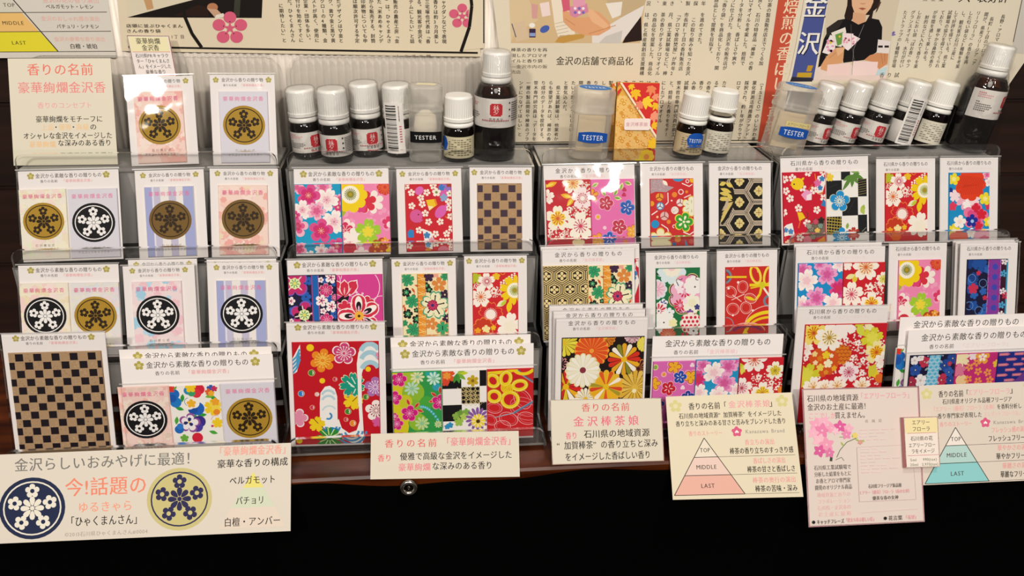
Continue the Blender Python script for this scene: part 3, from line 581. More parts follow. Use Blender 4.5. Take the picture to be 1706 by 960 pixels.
def hexring(c, x, y, r, w, col, flat=True, asp=1.0):
    p = hexa(x, y, r, flat, asp); c.line(p+[p[0]], w, col)
@pat('kikko_black', 770, 208, 1180, 890, '#130d08')
def _(c):
    for x, y in ((960, 235), (960, 425), (960, 615), (960, 810), (1140, 325), (1140, 520), (1140, 710), (1140, 900), (785, 710), (785, 900), (785, 330), (785, 520), (1140, 140)):
        hexring(c, x, y, 113, 7, '#c9b6a0', True, .92); hexring(c, x, y, 98, 9, '#d8c4a8', True, .92)
        for a in range(4):
            t = math.radians(90*a+45); c.ci(x+20*math.cos(t), y+26*math.sin(t), 17, '#e2cd86', 19, n=10)
        for a in range(4):
            t = math.radians(90*a); c.ci(x+34*math.cos(t), y+36*math.sin(t), 12, '#e2cd86', 13, n=10)
        c.gap(x, y, 26, '#4a2c10', 4, 0, .08); c.ci(x, y, 6, '#c85a2a', n=8)
    c.poly([(770, 240), (830, 235), (900, 300), (915, 370), (880, 400), (920, 420), (860, 560), (800, 630), (770, 600)], '#130d08')
    R = random.Random(2)
    for x, y, a, L in ((770, 270, -20, 70), (780, 300, 20, 110), (770, 340, 10, 110), (775, 380, 15, 120), (830, 250, 30, 80), (770, 400, -8, 80), (840, 350, 40, 70)): c.leaf(x, y, L, 38, a, '#e0c65e')
    for i in range(6): c.leaf(775+i*6, 620-i*30, 150-i*8, 24, -62+i*7, '#d9c070')
    for i in range(5): c.leaf(790+i*8, 500-i*12, 80, 13, -30-i*8, '#c8b49a')
@pat('kikko_gold', 100, 290, 610, 960, '#e6cd8c')
def _(c):
    for j in range(6):
        for i in range(-1, 5):
            x, y = 135+i*178+(90 if j % 2 else 0), 405+(j)*152-152*0; 
            for r, w in ((102, 9), (80, 9)): hexring(c, x, y, r, w, '#1d1208', False)
            c.poly(hexa(x, y, 60, False), '#1d1208'); c.gap(x, y, 47, '#ecd69a', 4, 0, .36, .1); c.ci(x, y, 9, '#5a3a14', n=8)
    for i in range(-1, 5):
        x, y = 135+i*178+90, 253
        for r, w in ((102, 9), (80, 9), (58, 9)): hexring(c, x, y, r, w, '#1d1208', False)
@pat('green_temari', 200, 215, 640, 890, '#15713f')
def _(c):
    c.fl(355, 225, 150, '#dcebee', 10, 'w'); c.fl(360, 215, 90, '#f7efdc', 10, 'w'); c.ci(355, 205, 40, '#f4cdd2'); c.poly([(200, 240), (240, 290), (200, 270)], '#1c2a22')
    c.fl(215, 420, 98, '#dfe6ea', 8, 'w'); c.fl(215, 415, 80, '#f3cfdc', 8, 'w'); c.st(215, 415, 10, 70, 10, 6, '#e58fae')
    c.fl(530, 478, 212, '#e3c88a', 9, 'w', .2); c.fl(530, 478, 204, '#3a1420', 9, 'w', .2); c.fl(530, 478, 194, '#f1b2cc', 9, 'w', .2)
    c.ci(470, 330, 60, '#ee8fb8', 40); c.fl(425, 375, 50, '#f6f2f4', 5); c.line([(405, 350), (425, 390)], 8, '#2a2a4a'); c.gap(485, 450, 60, '#d42a52', 9, .2, .14, .3); c.fl(570, 390, 95, '#f7f2ee', 8, 'w'); c.ci(587, 403, 9, '#555'.ljust(7, '5')); c.fl(440, 430, 40, '#fae6ee'); c.gap(440, 580, 66, '#d8304e', 10, 0, .14, .2); c.fl(560, 570, 95, '#f6f3e0', 9, 'w'); c.ci(560, 560, 40, '#f1ecca'); c.fl(540, 650, 34, '#7a4a9a', 5); c.fl(610, 600, 30, '#3a3a7a', 5); c.fl(490, 540, 30, '#f9e2ea')
    c.ring(350, 485, 18, 6, '#3a1420', a0=-60, a1=90); c.ring(440, 650, 20, 6, '#3a1420', a0=180, a1=360); c.ring(612, 320, 18, 6, '#3a1420', a0=60, a1=250); c.ring(440, 315, 18, 6, '#3a1420', a0=0, a1=160)
    c.fl(275, 555, 46, '#eef0f6', 5); c.gap(275, 555, 34, '#3a3a8a', 5, .3, .2); c.fl(228, 630, 86, '#f7e6e6', 9, 'w'); c.gap(228, 630, 76, '#d22a48', 11, 0, .12, .25); c.ci(228, 630, 8, '#2a2a5a')
    c.fl(335, 650, 52, '#eef3f2', 5); c.ci(335, 650, 9, '#333333'); c.fl(285, 745, 115, '#f6f3ee', 9, 'w'); c.ci(280, 742, 8, '#3a2a2a'); c.fl(370, 750, 46, '#f2ecb0', 6); c.fl(320, 870, 82, '#e25a3a', 10, 'w'); c.st(320, 870, 10, 70, 18, 5, '#f4b08a')
    c.fl(545, 755, 108, '#f3d9c0', 8, 'w'); c.fl(545, 755, 100, '#fbe9e2', 8, 'w')
    for i in range(5):
        for j in range(5): c.ci(465+i*42+(20 if j % 2 else 0), 700+j*40, 15, '#cf2440', n=8)
    c.fl(575, 835, 50, '#f2f2f0', 6); c.ci(575, 832, 10, '#222222')
@pat('red_knot', 890, 200, 1330, 890, '#cf2822')
def _(c):
    c.ring(880, 290, 60, 26, '#7c8894'); c.ring(880, 290, 48, 8, '#34506a'); c.ring(1330, 540, 50, 22, '#6f8a9c'); c.line([(900, 295), (1100, 300)], 18, '#f0cf1c'); c.ring(1080, 260, 130, 9, '#e2a08a', ry=100, a0=200, a1=360)
    def loop(x, y, rx, ry, a, w=24): c.ring(x, y, rx, w, '#f2d41e', ry=ry, rot=a); c.ring(x, y, rx+4, 5, '#f8e98a', ry=ry+4, rot=a)
    loop(1190, 280, 45, 85, -.35); loop(1320, 290, 40, 90, .25); c.line([(1130, 380), (1260, 380), (1330, 385)], 26, '#f2d41e'); c.line([(1140, 410), (1250, 390)], 16, '#e6c21a'); c.line([(1250, 400), (1235, 470), (1190, 530)], 24, '#f2d41e'); c.line([(1265, 400), (1300, 450), (1330, 490)], 20, '#f6f0e0'); c.ci(1258, 385, 30, '#d9cf1e', 34); c.leaf(1080, 490, 120, 34, 20, '#f0d01c')
    for x, y, rx, ry, a in ((1062, 395, 52, 58, 0), (940, 440, 60, 52, .5), (965, 610, 62, 58, .3), (1095, 600, 55, 58, -.3), (1140, 510, 62, 46, .4)): c.ring(x, y, rx, 7, '#f7b8b0', ry=ry, rot=a); c.ring(x, y, rx-14, 4, '#ee8a84', ry=ry-14, rot=a)
    c.line([(950, 520), (1080, 465)], 9, '#f7c6bc'); c.line([(960, 470), (1050, 540)], 9, '#f7c6bc'); c.ci(1015, 350, 12, '#fbeee8'); c.ci(920, 405, 12, '#fbeee8'); c.ci(1165, 630, 12, '#fbeee8'); c.ci(965, 670, 10, '#fbeee8')
    c.ring(1330, 820, 250, 34, '#f2d41e', ry=170, a0=190, a1=300); c.ring(1330, 850, 230, 24, '#efc81a', ry=150, a0=190, a1=300); c.ring(1330, 800, 250, 8, '#f7b8b0', ry=215, a0=190, a1=300)
    c.ring(1110, 840, 180, 12, '#f0a89a', ry=90, a0=190, a1=350); c.ring(1110, 850, 150, 24, '#8a2a6a', ry=70, a0=200, a1=340); c.poly([(1040, 890), (1090, 800), (1140, 890)], '#f2d41e'); c.ring(900, 760, 70, 8, '#8a93a0')
def kiku(c, x, y, r, cols, n=16, line=None, cen='#f2c02a', rc=.18):
    for i in range(n):
        a = 360*i/n-90; c.leaf(x, y, r, r*6.6/n, a, line or cols[0]) if line else None
    s = 2*math.pi/n
    for i in range(n):
        a = s*i-math.pi/2; k = cols[i % len(cols)]; q = .43*s
        p = [(x, y)]+[(x+r*d*math.cos(a+q*t), y+r*d*math.sin(a+q*t)) for t, d in ((-1, .84), (-.8, .93), (-.4, .99), (0, 1), (.4, .99), (.8, .93), (1, .84))]; c.poly(p, k, i == 0)
    c.ci(x, y, r*rc, cen)
@pat('chrysanthemum', 190, 328, 930, 880, '#1b0b0b')
def _(c):
    def rim(x, y, r, k): c.fl(x, y, r*1.04, k, 16, 'w')
    c.gap(190, 560, 60, '#f2a0a0', 9, 0, .2); c.gap(190, 560, 50, '#1b0b0b', 9, 0, .16)
    rim(880, 625, 90, '#f7b050'); kiku(c, 880, 625, 88, ['#4a1016'], 14, cen='#4a1016')
    rim(575, 330, 90, '#f79a2a'); kiku(c, 575, 330, 88, ['#ea6a2c'], 16); rim(815, 315, 72, '#f6c8d0'); kiku(c, 815, 315, 70, ['#f2a8bc', '#fbe8ea'], 14)
    rim(930, 400, 70, '#d8c832'); kiku(c, 930, 400, 70, ['#efe060'], 14); kiku(c, 210, 375, 122, ['#f0df48', '#e2cf34'], 16, cen='#e8c22a')
    kiku(c, 855, 800, 165, ['#e2b23a', '#ecc458'], 18, cen='#e6bc48'); c.ci(850, 830, 20, '#f7f0c0')
    rim(455, 450, 152, '#f5a238'); kiku(c, 455, 450, 150, ['#e2521e'], 18, cen='#f5a238'); c.ring(455, 450, 25, 8, '#e2521e')
    kiku(c, 748, 535, 148, ['#e8a81e', '#fdf3e2', '#e8a81e', '#d8301e', '#d8301e', '#f0b01e', '#fdf3e2', '#8a8a2a'], 16, cen='#eebd1c')
    kiku(c, 232, 775, 155, ['#d8241e', '#f0b01e', '#8a8a2a', '#d8241e', '#d8241e', '#f0b01e', '#fdf6e8', '#e8c42a'], 14, cen='#eebd1c')
    kiku(c, 410, 890, 100, ['#faf3e0', '#f3e8c0'], 16)
    rim(592, 785, 152, '#f2b83a'); kiku(c, 592, 785, 150, ['#f0b81e', '#e25a1e', '#e8c02a', '#fdf3e2', '#e8b01e', '#d8481e', '#a89a2a', '#f0b81e'], 18, cen='#eec21c')
    rim(380, 628, 154, '#e8e0a8'); kiku(c, 380, 628, 150, ['#fbf6ea', '#f6efd8'], 18, cen='#f3ebd0'); c.ci(380, 625, 28, '#8a3040')
@pat('violet_garden', 110, 325, 570, 960, '#dd6ab6')
def _(c):
    for x, y in ((530, 370), (440, 615)): c.fl(x, y, 26, '#fbdfe8', 3)
    c.ci(135, 385, 32, '#f4dc9a'); c.ci(135, 385, 24, '#8ab04a'); c.ci(230, 465, 30, '#f6b8c8'); c.ci(230, 465, 19, '#f09a2a')
    for x, y, r, a in ((340, 385, 78, .3), (520, 500, 78, .6), (130, 565, 72, .2)): c.fl(x, y, r*1.14, '#f7b4cc', 5, 'p', a); c.fl(x, y, r, '#c8302c', 5, 'p', a); c.gap(x, y, r*.92, '#f2b42a', 5, a, .3, .05)
    cfl(c, 405, 500, 72, '#1f4fae', 5, .2); cfl(c, 285, 620, 78, '#c8202e', 5, .4); cfl(c, 500, 720, 70, '#1f3f9a', 5); cfl(c, 180, 800, 72, '#1f3f9a', 5)
@pat('sakura_violet', 570, 310, 1035, 960, '#1b98cb')
def _(c):
    for x, y, r, k, a in ((645, 370, 95, 'l', .2), (600, 520, 105, 'm', .1), (985, 330, 70, 'l', .3), (915, 385, 115, 'l', .5), (765, 450, 125, 'w', .3), (1010, 640, 80, 'w', .2), (885, 565, 130, 'l', .1), (620, 660, 100, 'w', .4), (830, 700, 110, 'w', .2), (700, 820, 120, 'l', .3), (920, 850, 110, 'm', .3)):
        c.f3(x, y, r, BLOS[k], 's', 5, a)
    c.line([(800, 530), (830, 500)], 5, '#5a7a8a')
@pat('plum_white', 1035, 290, 1510, 960, '#d01e2c')
def _(c):
    c.dots(110, 1170, 460, 1510, 640, 9, '#fdeee2', 4); c.leaf(1040, 340, 120, 50, 60, '#c9cf2e'); c.leaf(1080, 360, 110, 50, 100, '#e8dc5a')
    for x, y in ((1250, 500), (1390, 560), (1460, 620)): c.fl(x, y, 30, '#fdf0e4'); c.ci(x, y, 9, '#d01e2c')
    wf(c, 1190, 310, 145, '#fbe4d8', '#d8583a', out='#fdf2ea'); wf(c, 1420, 430, 105, '#f5d94a', '#a8901e', out='#fbf6e2'); wf(c, 1075, 610, 120, '#f9d6da', '#b83a58', out='#fdf2ea'); wf(c, 1300, 670, 130, '#f6d23a', '#c8901e', out='#fdf6e8'); c.ci(1500, 640, 40, '#ee8a2a')
    wf(c, 1180, 850, 130, stn=10); wf(c, 1430, 850, 120, '#f5d94a', '#d8541e')
@pat('chick_red', 70, 180, 490, 905, '#ce1430')
def _(c):
    tiny(c, ((165, 235), (100, 355), (140, 425), (320, 190), (372, 355), (220, 518), (400, 540), (300, 660), (230, 795), (75, 555), (262, 330), (470, 430), (470, 190), (300, 870), (90, 245)), 38, '#fbeee4', '#ce1430')
    c.poly([(410, 225), (470, 215), (490, 280), (450, 400), (405, 390), (400, 300)], '#f7efe6'); c.fl(410, 290, 38, '#e06ca4'); c.fl(455, 250, 28, '#3f82bd'); c.fl(435, 335, 26, '#3f82bd'); c.line([(385, 200), (395, 270)], 8, '#e88a2a'); c.poly([(400, 390), (455, 395), (470, 370)], '#e2702a')
    c.ci(213, 292, 62, '#f4cf1e', 56); c.ci(180, 294, 8, '#3a2a10'); c.poly([(152, 290), (135, 300), (155, 308)], '#ef8a2c'); c.leaf(250, 260, 40, 22, -40, '#f4cf1e')
    c.poly([(245, 395), (300, 345), (352, 375), (348, 445), (290, 450)], '#f0a0c8'); c.poly([(300, 400), (352, 380), (348, 445), (300, 448)], '#fbe6ec'); c.line([(320, 350), (360, 300)], 8, '#c86a2a')
    c.poly([(205, 555), (255, 560), (285, 610), (225, 640)], '#f4c81e'); c.line([(235, 635), (215, 705)], 10, '#e8702a'); c.ring(275, 590, 36, 6, '#4a3a1a', a0=-60, a1=80); c.poly([(440, 500), (465, 440), (490, 470), (485, 515)], '#2f7fc0')
    c.poly([(62, 700), (100, 670), (155, 655), (180, 780), (120, 770), (70, 780)], '#f7f1ec'); c.fl(90, 720, 26, '#4a8ac4'); c.fl(140, 735, 28, '#4a8ac4'); c.poly([(75, 900), (110, 820), (170, 800), (185, 900)], '#e87a5a'); c.fl(110, 840, 30, '#f4d0a8')
    c.poly([(285, 755), (350, 660), (470, 620), (478, 780), (400, 800)], '#7a6a5a')
    for x, y, k in ((385, 650, '#d04a64'), (340, 715, '#8a8478'), (430, 690, '#7f968a'), (400, 735, '#f0c25a'), (355, 790, '#8a8a74'), (320, 690, '#a09a8a'), (440, 640, '#2a2018')): c.fl(x, y, 34, '#3a2a22'); c.fl(x, y, 29, k)
    c.ci(300, 820, 40, '#e07a8a'); c.poly([(400, 830), (470, 790), (480, 860), (420, 870)], '#ee9a2a')
@pat('ichimatsu_leaf', 490, 170, 895, 905, '#f5f1ea')
def _(c):
    B = '#15171a'
    for r in ((640, 170, 730, 250), (490, 255, 648, 425), (805, 245, 895, 410), (648, 415, 802, 585), (490, 590, 640, 755), (800, 580, 895, 745), (640, 755, 800, 905)): c.rect(*r, B)
    c.rect(640, 755, 800, 905, '#f5f1ea'); c.line([(520, 320), (600, 290)], 4, '#2c332c'); c.line([(700, 560), (770, 440)], 4, '#3a3024')
    for i in range(6): c.line([(490, 600+i*28), (640, 590+i*28+30)], 7, '#c8b048'); c.line([(495+i*27, 590), (480+i*27, 755)], 6, '#b09a3c')
    for i in range(7): c.line([(805, 260+i*22), (895, 225+i*22+20)], 5, '#8a7a4a')
    for a, L in ((20, 110), (60, 100), (95, 120), (125, 180), (150, 110), (-10, 70)): c.leaf(755, 205, L, 38, a, '#5f8a3a')
    c.leaf(735, 180, 90, 30, -5, '#86ac54'); c.fl(530, 225, 42, '#f0cf3a', 5, 's'); c.fl(480, 200, 34, '#e88a5a')
    c.leaf(835, 560, 80, 44, -70, '#a8bc4a'); c.leaf(860, 580, 80, 44, -110, '#b8c85a'); c.leaf(690, 710, 60, 30, -80, '#8fae4a'); c.line([(830, 745), (880, 700)], 6, '#8a8a7a')
    c.fl(622, 448, 104, '#cfd8c0', 5, 'p', .1); c.fl(622, 448, 97, '#1c92d2', 5, 'p', .1); c.st(622, 448, 8, 46, 14, 6, '#f2efd8', 7)
    c.fl(640, 790, 98, '#2292d0', 6, 'p'); c.st(640, 790, 10, 44, 12, 6, '#d8e8e0', 6); c.fl(755, 755, 66, '#b8382a', 6, 's'); c.fl(755, 755, 38, '#d86a5a', 6, 's'); c.leaf(790, 830, 70, 26, 5, '#7a8a6a'); c.fl(720, 850, 40, '#c87a8a')
@pat('dahlia_blue', 755, 190, 1150, 880, '#1590ca')
def _(c):
    for x, y, r, k in ((1120, 215, 44, 'p'), (1140, 280, 44, 'w')): c.f3(x, y, r, BLOS[k])
    c.fl(770, 370, 44, '#1c2f88', 5); c.fl(920, 430, 110, '#f6b4c8', 6, 's', .2); c.fl(810, 400, 60, '#fbe0e6', 5, 's'); c.fl(930, 480, 50, '#fdf4f2', 5, 's'); c.fl(1000, 430, 60, '#fbdce2', 5)
    c.fl(960, 300, 150, '#e6401c', 9, 'w', .2)
    for i in range(16): c.line([(830+i*17, 280-i*3+60), (880+i*15, 215+i*2)], 4, '#b82a14')
    for i in range(12): c.line([(850+i*20, 390), (905+i*15, 300)], 4, '#c2301a')
    c.fl(790, 495, 42, '#e23a5c', 5); c.fl(1140, 495, 40, '#e0305a', 5)
    c.f3(1010, 590, 125, ('#f07aa4', '#e24a86', '#e2508a'), 'p', 5, .2); c.fl(1070, 570, 50, '#dc1f34', 5); c.fl(1015, 510, 44, '#d81f3c', 4); c.fl(1040, 680, 46, '#d92640', 5)
    c.fl(975, 628, 60, '#1b2a98', 5, 'p', .1); c.ci(980, 632, 16, '#a8ccf0')
    for x, y, r, k in ((798, 250, 56, 'y'), (1103, 430, 60, 'y'), (800, 715, 66, 'y'), (1140, 640, 50, 'y'), (858, 635, 62, 'w'), (970, 740, 48, 'w'), (775, 560, 0, 'w')):
        if r: c.fl(x, y, r, '#f3df2a' if k == 'y' else '#fdf6ee', 5, 'p', .2); c.fl(x, y, r*.4, '#f8ef9a' if k == 'y' else '#fae6d8', 5)
    c.fl(850, 820, 110, '#e6502a', 8, 'w'); c.fl(1085, 800, 100, '#f3a8be', 7, 'w'); c.fl(1100, 820, 60, '#e05a7a', 7, 'w')
@pat('sakura_small', 68, 135, 348, 410, '#128fce')
def _(c):
    for x, y, r, k, a in ((95, 175, 62, 'l', .2), (200, 140, 45, 'l', .1), (320, 145, 50, 'w', .3), (122, 240, 74, 'w', .2), (320, 290, 64, 'm', .4), (248, 205, 70, 'l', .1), (185, 345, 72, 'l', .3), (288, 375, 66, 'w', .2), (90, 375, 54, 'w', .5), (130, 400, 50, 'l', .1), (230, 470, 70, 'w', 0), (120, 480, 60, 'm', 0)): c.f3(x, y, r, BLOS[k], 's', 5, a)
@pat('plum_small', 348, 130, 620, 410, '#cf1a28')
def _(c):
    c.dots(70, 490, 255, 610, 330, 6, '#fdeee2', 3); c.fl(522, 282, 22, '#fdf0e4'); c.ci(522, 282, 6, '#cf1a28'); c.leaf(430, 190, 75, 34, 100, '#e2cf3a'); c.leaf(425, 205, 65, 32, 160, '#f0e6a0'); c.leaf(440, 190, 50, 24, 60, '#d8d040'); c.fl(375, 150, 30, '#fdf0e6')
    wf(c, 492, 160, 90, '#fbe0b8', '#d8682a'); wf(c, 405, 325, 82, '#fce4de', '#d0405c'); wf(c, 535, 385, 78, '#f5cf3a', '#d8581e'); wf(c, 605, 235, 48, '#f3e07a', '#a8b02e', stn=8); c.fl(560, 460, 60, '#fdf0e6'); c.fl(420, 470, 60, '#f5d94a')
@pat('plum_big', 112, 515, 615, 905, '#cb1626')
def _(c):
    c.dots(420, 330, 530, 610, 890, 6.5, '#fbe4da', 12); c.dots(90, 112, 640, 330, 850, 6, '#fbe4da', 14); c.poly([(500, 515), (615, 515), (615, 620), (580, 600), (560, 550)], '#cb1626'); c.poly([(250, 830), (380, 800), (430, 840), (420, 880), (300, 880)], '#cb1626')
    for x, y in ((365, 608), (440, 632), (412, 722), (482, 735), (485, 818), (450, 560), (500, 530), (130, 715), (215, 835), (330, 640)): c.fl(x, y, 18, '#fdf0ea'); c.ci(x, y, 5, '#cb1626', n=8)
    c.fl(345, 700, 62, '#e07c1c', 9, 'w')
    for i in range(4):
        for j in range(5): c.ring(310+i*24+(12 if j % 2 else 0), 655+j*22, 11, 5, '#b8481a', n=8, a0=180, a1=360)
    c.fl(240, 740, 95, '#d8541a', 10, 'w')
    for x, y, r, k in ((182, 692, 18, '#f6d98a'), (252, 700, 26, '#f2cf2a'), (215, 720, 18, '#e2801c'), (222, 775, 24, '#eed45a'), (268, 752, 28, '#fbf0c8'), (308, 782, 18, '#f2b02a'), (285, 705, 14, '#fbe9c8'), (190, 745, 16, '#fbe0b0'), (170, 780, 14, '#f2b02a'), (260, 805, 16, '#e8902a')): c.fl(x, y, r, k)
    c.fl(145, 825, 82, '#d3d02e', 6, 's', .3); c.fl(140, 820, 50, '#e2dc4a', 6, 's'); wf(c, 120, 660, 52, stn=0); wf(c, 165, 565, 82, '#f3c52a', '#c8501c', out='#f6de72')
    wf(c, 262, 595, 92, '#fbeecb', '#b8901e', out='#fdf5ea'); c.fl(345, 520, 80, '#fdf0ea', 6); c.leaf(410, 530, 90, 44, -30, '#c8d22e'); c.leaf(430, 520, 80, 50, 60, '#d8da4a'); c.leaf(470, 520, 70, 40, 30, '#f3ecb8'); c.fl(525, 605, 74, '#dcd634', 6, 's', .2); c.fl(525, 600, 40, '#e8e254', 6, 's')
    wf(c, 560, 690, 76, '#f2c21e', '#d0541c', out='#f8e9a8'); wf(c, 610, 740, 60, stn=0); c.leaf(520, 770, 110, 50, 50, '#e8cf2a'); c.leaf(560, 760, 90, 50, 110, '#d8cc3a'); wf(c, 400, 808, 68, '#f7c8d2', '#b83a58', out='#fbe9ec'); c.fl(595, 850, 30, '#e8702a', 7, 'w')
    for x, y, r in ((190, 895, 70), (260, 905, 60), (335, 890, 62), (490, 892, 56)): wf(c, x, y, r, '#fbe6c8', '#d8902a', stn=8)
@pat('navy_strip', 540, 130, 795, 640, '#131238')
def _(c):
    R = random.Random(5)
    for i in range(26): c.fl(R.uniform(540, 672), R.uniform(130, 640), R.uniform(20, 32), R.choice(['#1d4f9f', '#2a62b4', '#17408a']), 5, 'p', R.random()); 
    for x, y in ((580, 300), (610, 210), (655, 355), (560, 520), (640, 560)): c.fl(x, y, 34 if x == 580 else 16, '#cc2f50', 5, 's')
    for x, y in ((570, 240), (640, 270), (560, 400), (620, 430)): c.ring(x, y, 24, 3, '#6a9ad8', n=10)
    c.rect(668, 130, 748, 640, '#b884b8'); c.rect(672, 130, 744, 640, '#863a9e')
    for i in range(9): c.fl(712, 175+i*60, 18, '#3f46b4', 6, 'w')
    for i in range(12): c.ci(676, 140+i*44, 8, '#a02a8a', n=8); c.ci(740, 160+i*44, 8, '#a02a8a', n=8)
    c.rect(748, 130, 795, 640, '#3a0f28'); c.rect(782, 130, 795, 640, '#2f9ec4')
    for x, y, k in ((765, 215, '#4aa8d8'), (762, 400, '#4aa8d8'), (765, 320, '#f2e6ea'), (768, 145, '#f2e6ea'), (780, 345, '#c8304a'), (760, 455, '#f2e6ea'), (765, 560, '#4aa8d8')): c.gap(x, y, 22, k, 5, .2, .3)
@pat('navy_waves', 205, 715, 475, 1000, '#15123a')
def _(c):
    R = random.Random(8)
    for x, y, r, k in ((240, 800, 36, '#2450a4'), (230, 745, 26, '#f2ecec'), (290, 755, 34, '#c23050'), (265, 730, 20, '#f2ecec'), (410, 780, 38, '#22489a'), (455, 740, 34, '#22489a'), (440, 820, 30, '#2a5ab0'), (400, 865, 40, '#c23050'), (275, 862, 38, '#f4eeee'), (220, 870, 34, '#a82a48'), (440, 770, 14, '#c23050'), (455, 870, 30, '#22489a'), (240, 930, 34, '#2450a4'), (420, 930, 34, '#2450a4')): c.gap(x, y, r, k, 5, x, .42); c.ci(x, y, r*.12, '#f2d8b0', n=6)
    c.poly([(318, 710), (384, 712), (372, 1000), (300, 1000)], '#4fb2da')
    for j in range(14):
        for i in range(3):
            x, y = 318+i*32+(16 if j % 2 else 0)-j*1.4, 725+j*20
            if x > 388-j: continue
            for r in (15, 9): c.ring(x, y, r, 2.6, '#d8f0f4', n=10, a0=180, a1=360)
@pat('rose_orange', 475, 705, 725, 1000, '#c72c78')
def _(c):
    c.fl(505, 735, 55, '#f6e6b8', 6, 's'); c.ci(520, 860, 34, '#f3cf9a'); c.fl(575, 720, 26, '#f6e2ea'); c.gap(632, 730, 44, '#f0a83a', 5, 0, .36); c.gap(632, 730, 26, '#fbeee0', 5, 0, .3); c.fl(720, 770, 24, '#f2c23a'); c.fl(500, 800, 40, '#e07a9a', 5)
    for x, y in ((560, 785), (615, 812), (672, 820), (560, 855), (620, 868), (690, 865), (600, 760), (540, 920), (640, 930)): c.gap(x, y, 24, '#f09a4a', 5, x, .3); c.ci(x, y, 6, '#c72c78', n=6)
@pat('arrow_navy', 720, 700, 980, 1000, '#1b2a84')
def _(c):
    for j in range(7):
        for i in range(4):
            x, y = 725+i*90+(45 if j % 2 else 0), 712+j*30; c.poly([(x, y-7), (x+52, y-9), (x+66, y), (x+52, y+8), (x, y+8)], '#c86a90'); c.poly([(x+6, y-2), (x+50, y-3), (x+50, y+2), (x+6, y+3)], '#ee9a90')
    c.poly([(800, 900), (900, 800), (980, 800), (980, 1000), (760, 1000)], '#6a3a94')
@pat('pansy', 515, 355, 985, 900, '#f6f1ea')
def _(c):
    def pansy(x, y, r, a, b, cen='#f2c81e', rot=0.0):
        for i in range(5):
            t = 2*math.pi*i/5+rot; c.ci(x+r*.55*math.cos(t), y+r*.55*math.sin(t), r*.55, b if i in (0, 1) else a)
        c.fl(x, y, r*.45, cen, 5)
    for x, y, a, k in ((560, 570, 20, '#2f9a34'), (640, 440, 100, '#2f9a34'), (880, 470, 30, '#2f9a34'), (760, 660, -5, '#2f9a34'), (850, 820, 20, '#4aa83a'), (730, 640, 80, '#2f9a34'), (570, 660, 100, '#4aa83a'), (840, 480, -10, '#7ab83a')): c.leaf(x, y, 84, 36, a, k)
    c.ci(560, 440, 50, '#1f6ac0'); c.ci(570, 520, 52, '#1f7ac8'); c.ci(540, 480, 40, '#1a58b0'); c.fl(535, 385, 40, '#e23a2c'); c.leaf(560, 400, 50, 20, -50, '#6aa83a')
    c.ci(790, 400, 52, '#d8203a'); c.ci(765, 440, 44, '#e22f44'); c.ci(690, 410, 40, '#2a8ac0'); c.ci(720, 435, 34, '#3aa06a'); c.fl(715, 380, 52, '#f4cc1e', 5); c.fl(900, 395, 40, '#2f5ab8'); c.fl(875, 430, 34, '#e2602a'); c.fl(930, 400, 30, '#c8305a'); c.fl(900, 445, 30, '#f2b02a')
    c.ci(760, 590, 66, '#1f62c0'); c.ci(720, 600, 44, '#1a50a8'); c.ci(690, 545, 52, '#f8f3ea'); c.ci(735, 535, 50, '#f8f3ea'); c.fl(710, 538, 44, '#f3b62a', 5); c.ring(690, 520, 40, 5, '#3a7ab8', a0=120, a1=260)
    c.fl(905, 585, 88, '#f4cf22', 6, 's'); c.fl(930, 570, 60, '#f6d94a', 5, 's'); c.ci(935, 632, 30, '#ee8a2a'); c.fl(930, 530, 40, '#f2a62a', 5)
    c.ci(770, 720, 58, '#3a2a8a'); c.ci(745, 770, 54, '#4a3aa0'); c.fl(680, 730, 100, '#96509c', 5, 'p', .2); c.fl(680, 730, 80, '#f6eef2', 5, 'p', .2); c.gap(672, 722, 48, '#1c2a6a', 3, .3, .34); c.ci(675, 722, 9, '#f2d23a')
    c.ci(580, 790, 42, '#1f6ac0'); c.ci(590, 760, 30, '#2a7ad0'); c.fl(935, 740, 56, '#f4cf22', 5, 's'); c.ring(925, 710, 44, 4, '#d88ab0', a0=180, a1=300); c.ci(885, 770, 12, '#d03a5a'); c.fl(620, 880, 40, '#6ab03a'); c.ci(740, 880, 50, '#d8203a')
def roundel(c, x, y, r, base, fig):
    """a plain round blossom crest"""
    c.ci(x, y, r, base, r*.95, n=32); c.ring(x, y, r*.86, r*.045, fig, ry=r*.81, n=32)
    for i in range(5):
        a = 2*math.pi*i/5-math.pi/2; c.fl(x+r*.56*math.cos(a), y+r*.53*math.sin(a), r*.22, fig, 5, 'p', i); c.ci(x+r*.56*math.cos(a), y+r*.53*math.sin(a), r*.07, base, n=8)
    c.gap(x, y, r*.36, fig, 8, 0, .22, .2); c.ci(x, y, r*.07, fig, n=10)
def crest(name, ground, cols, seed, base, fig, stripes=None):
    @pat(name, 0, 0, 285, 400, ground)
    def _(c):
        R = random.Random(seed); c.z += 2e-5
        if stripes:
            for x0, x1, k in stripes: c.rect(x0, -10, x1, 600, k, False)
        elif cols:
            for _ in range(90):
                x, y, s = R.uniform(-10, 290), R.uniform(-10, 420), R.uniform(12, 34); c.fl(x, y, s, R.choice(cols), R.choice([4, 5, 6]), R.choice(['p', 's']), R.random()*3)
        c.text('豪華絢爛金沢香', 142, 44, 30, '#e8689c', w=240)
        roundel(c, 142, 200, 122, base, fig)
        c.text('石川県公式', 142, 350, 18, '#8f8578', w=120); c.text('マスコットキャラクター', 142, 374, 18, '#8f8578', w=200)
GOLDC, DKC, BRC = '#b08a2c', '#2c1d08', '#7a5c2c'
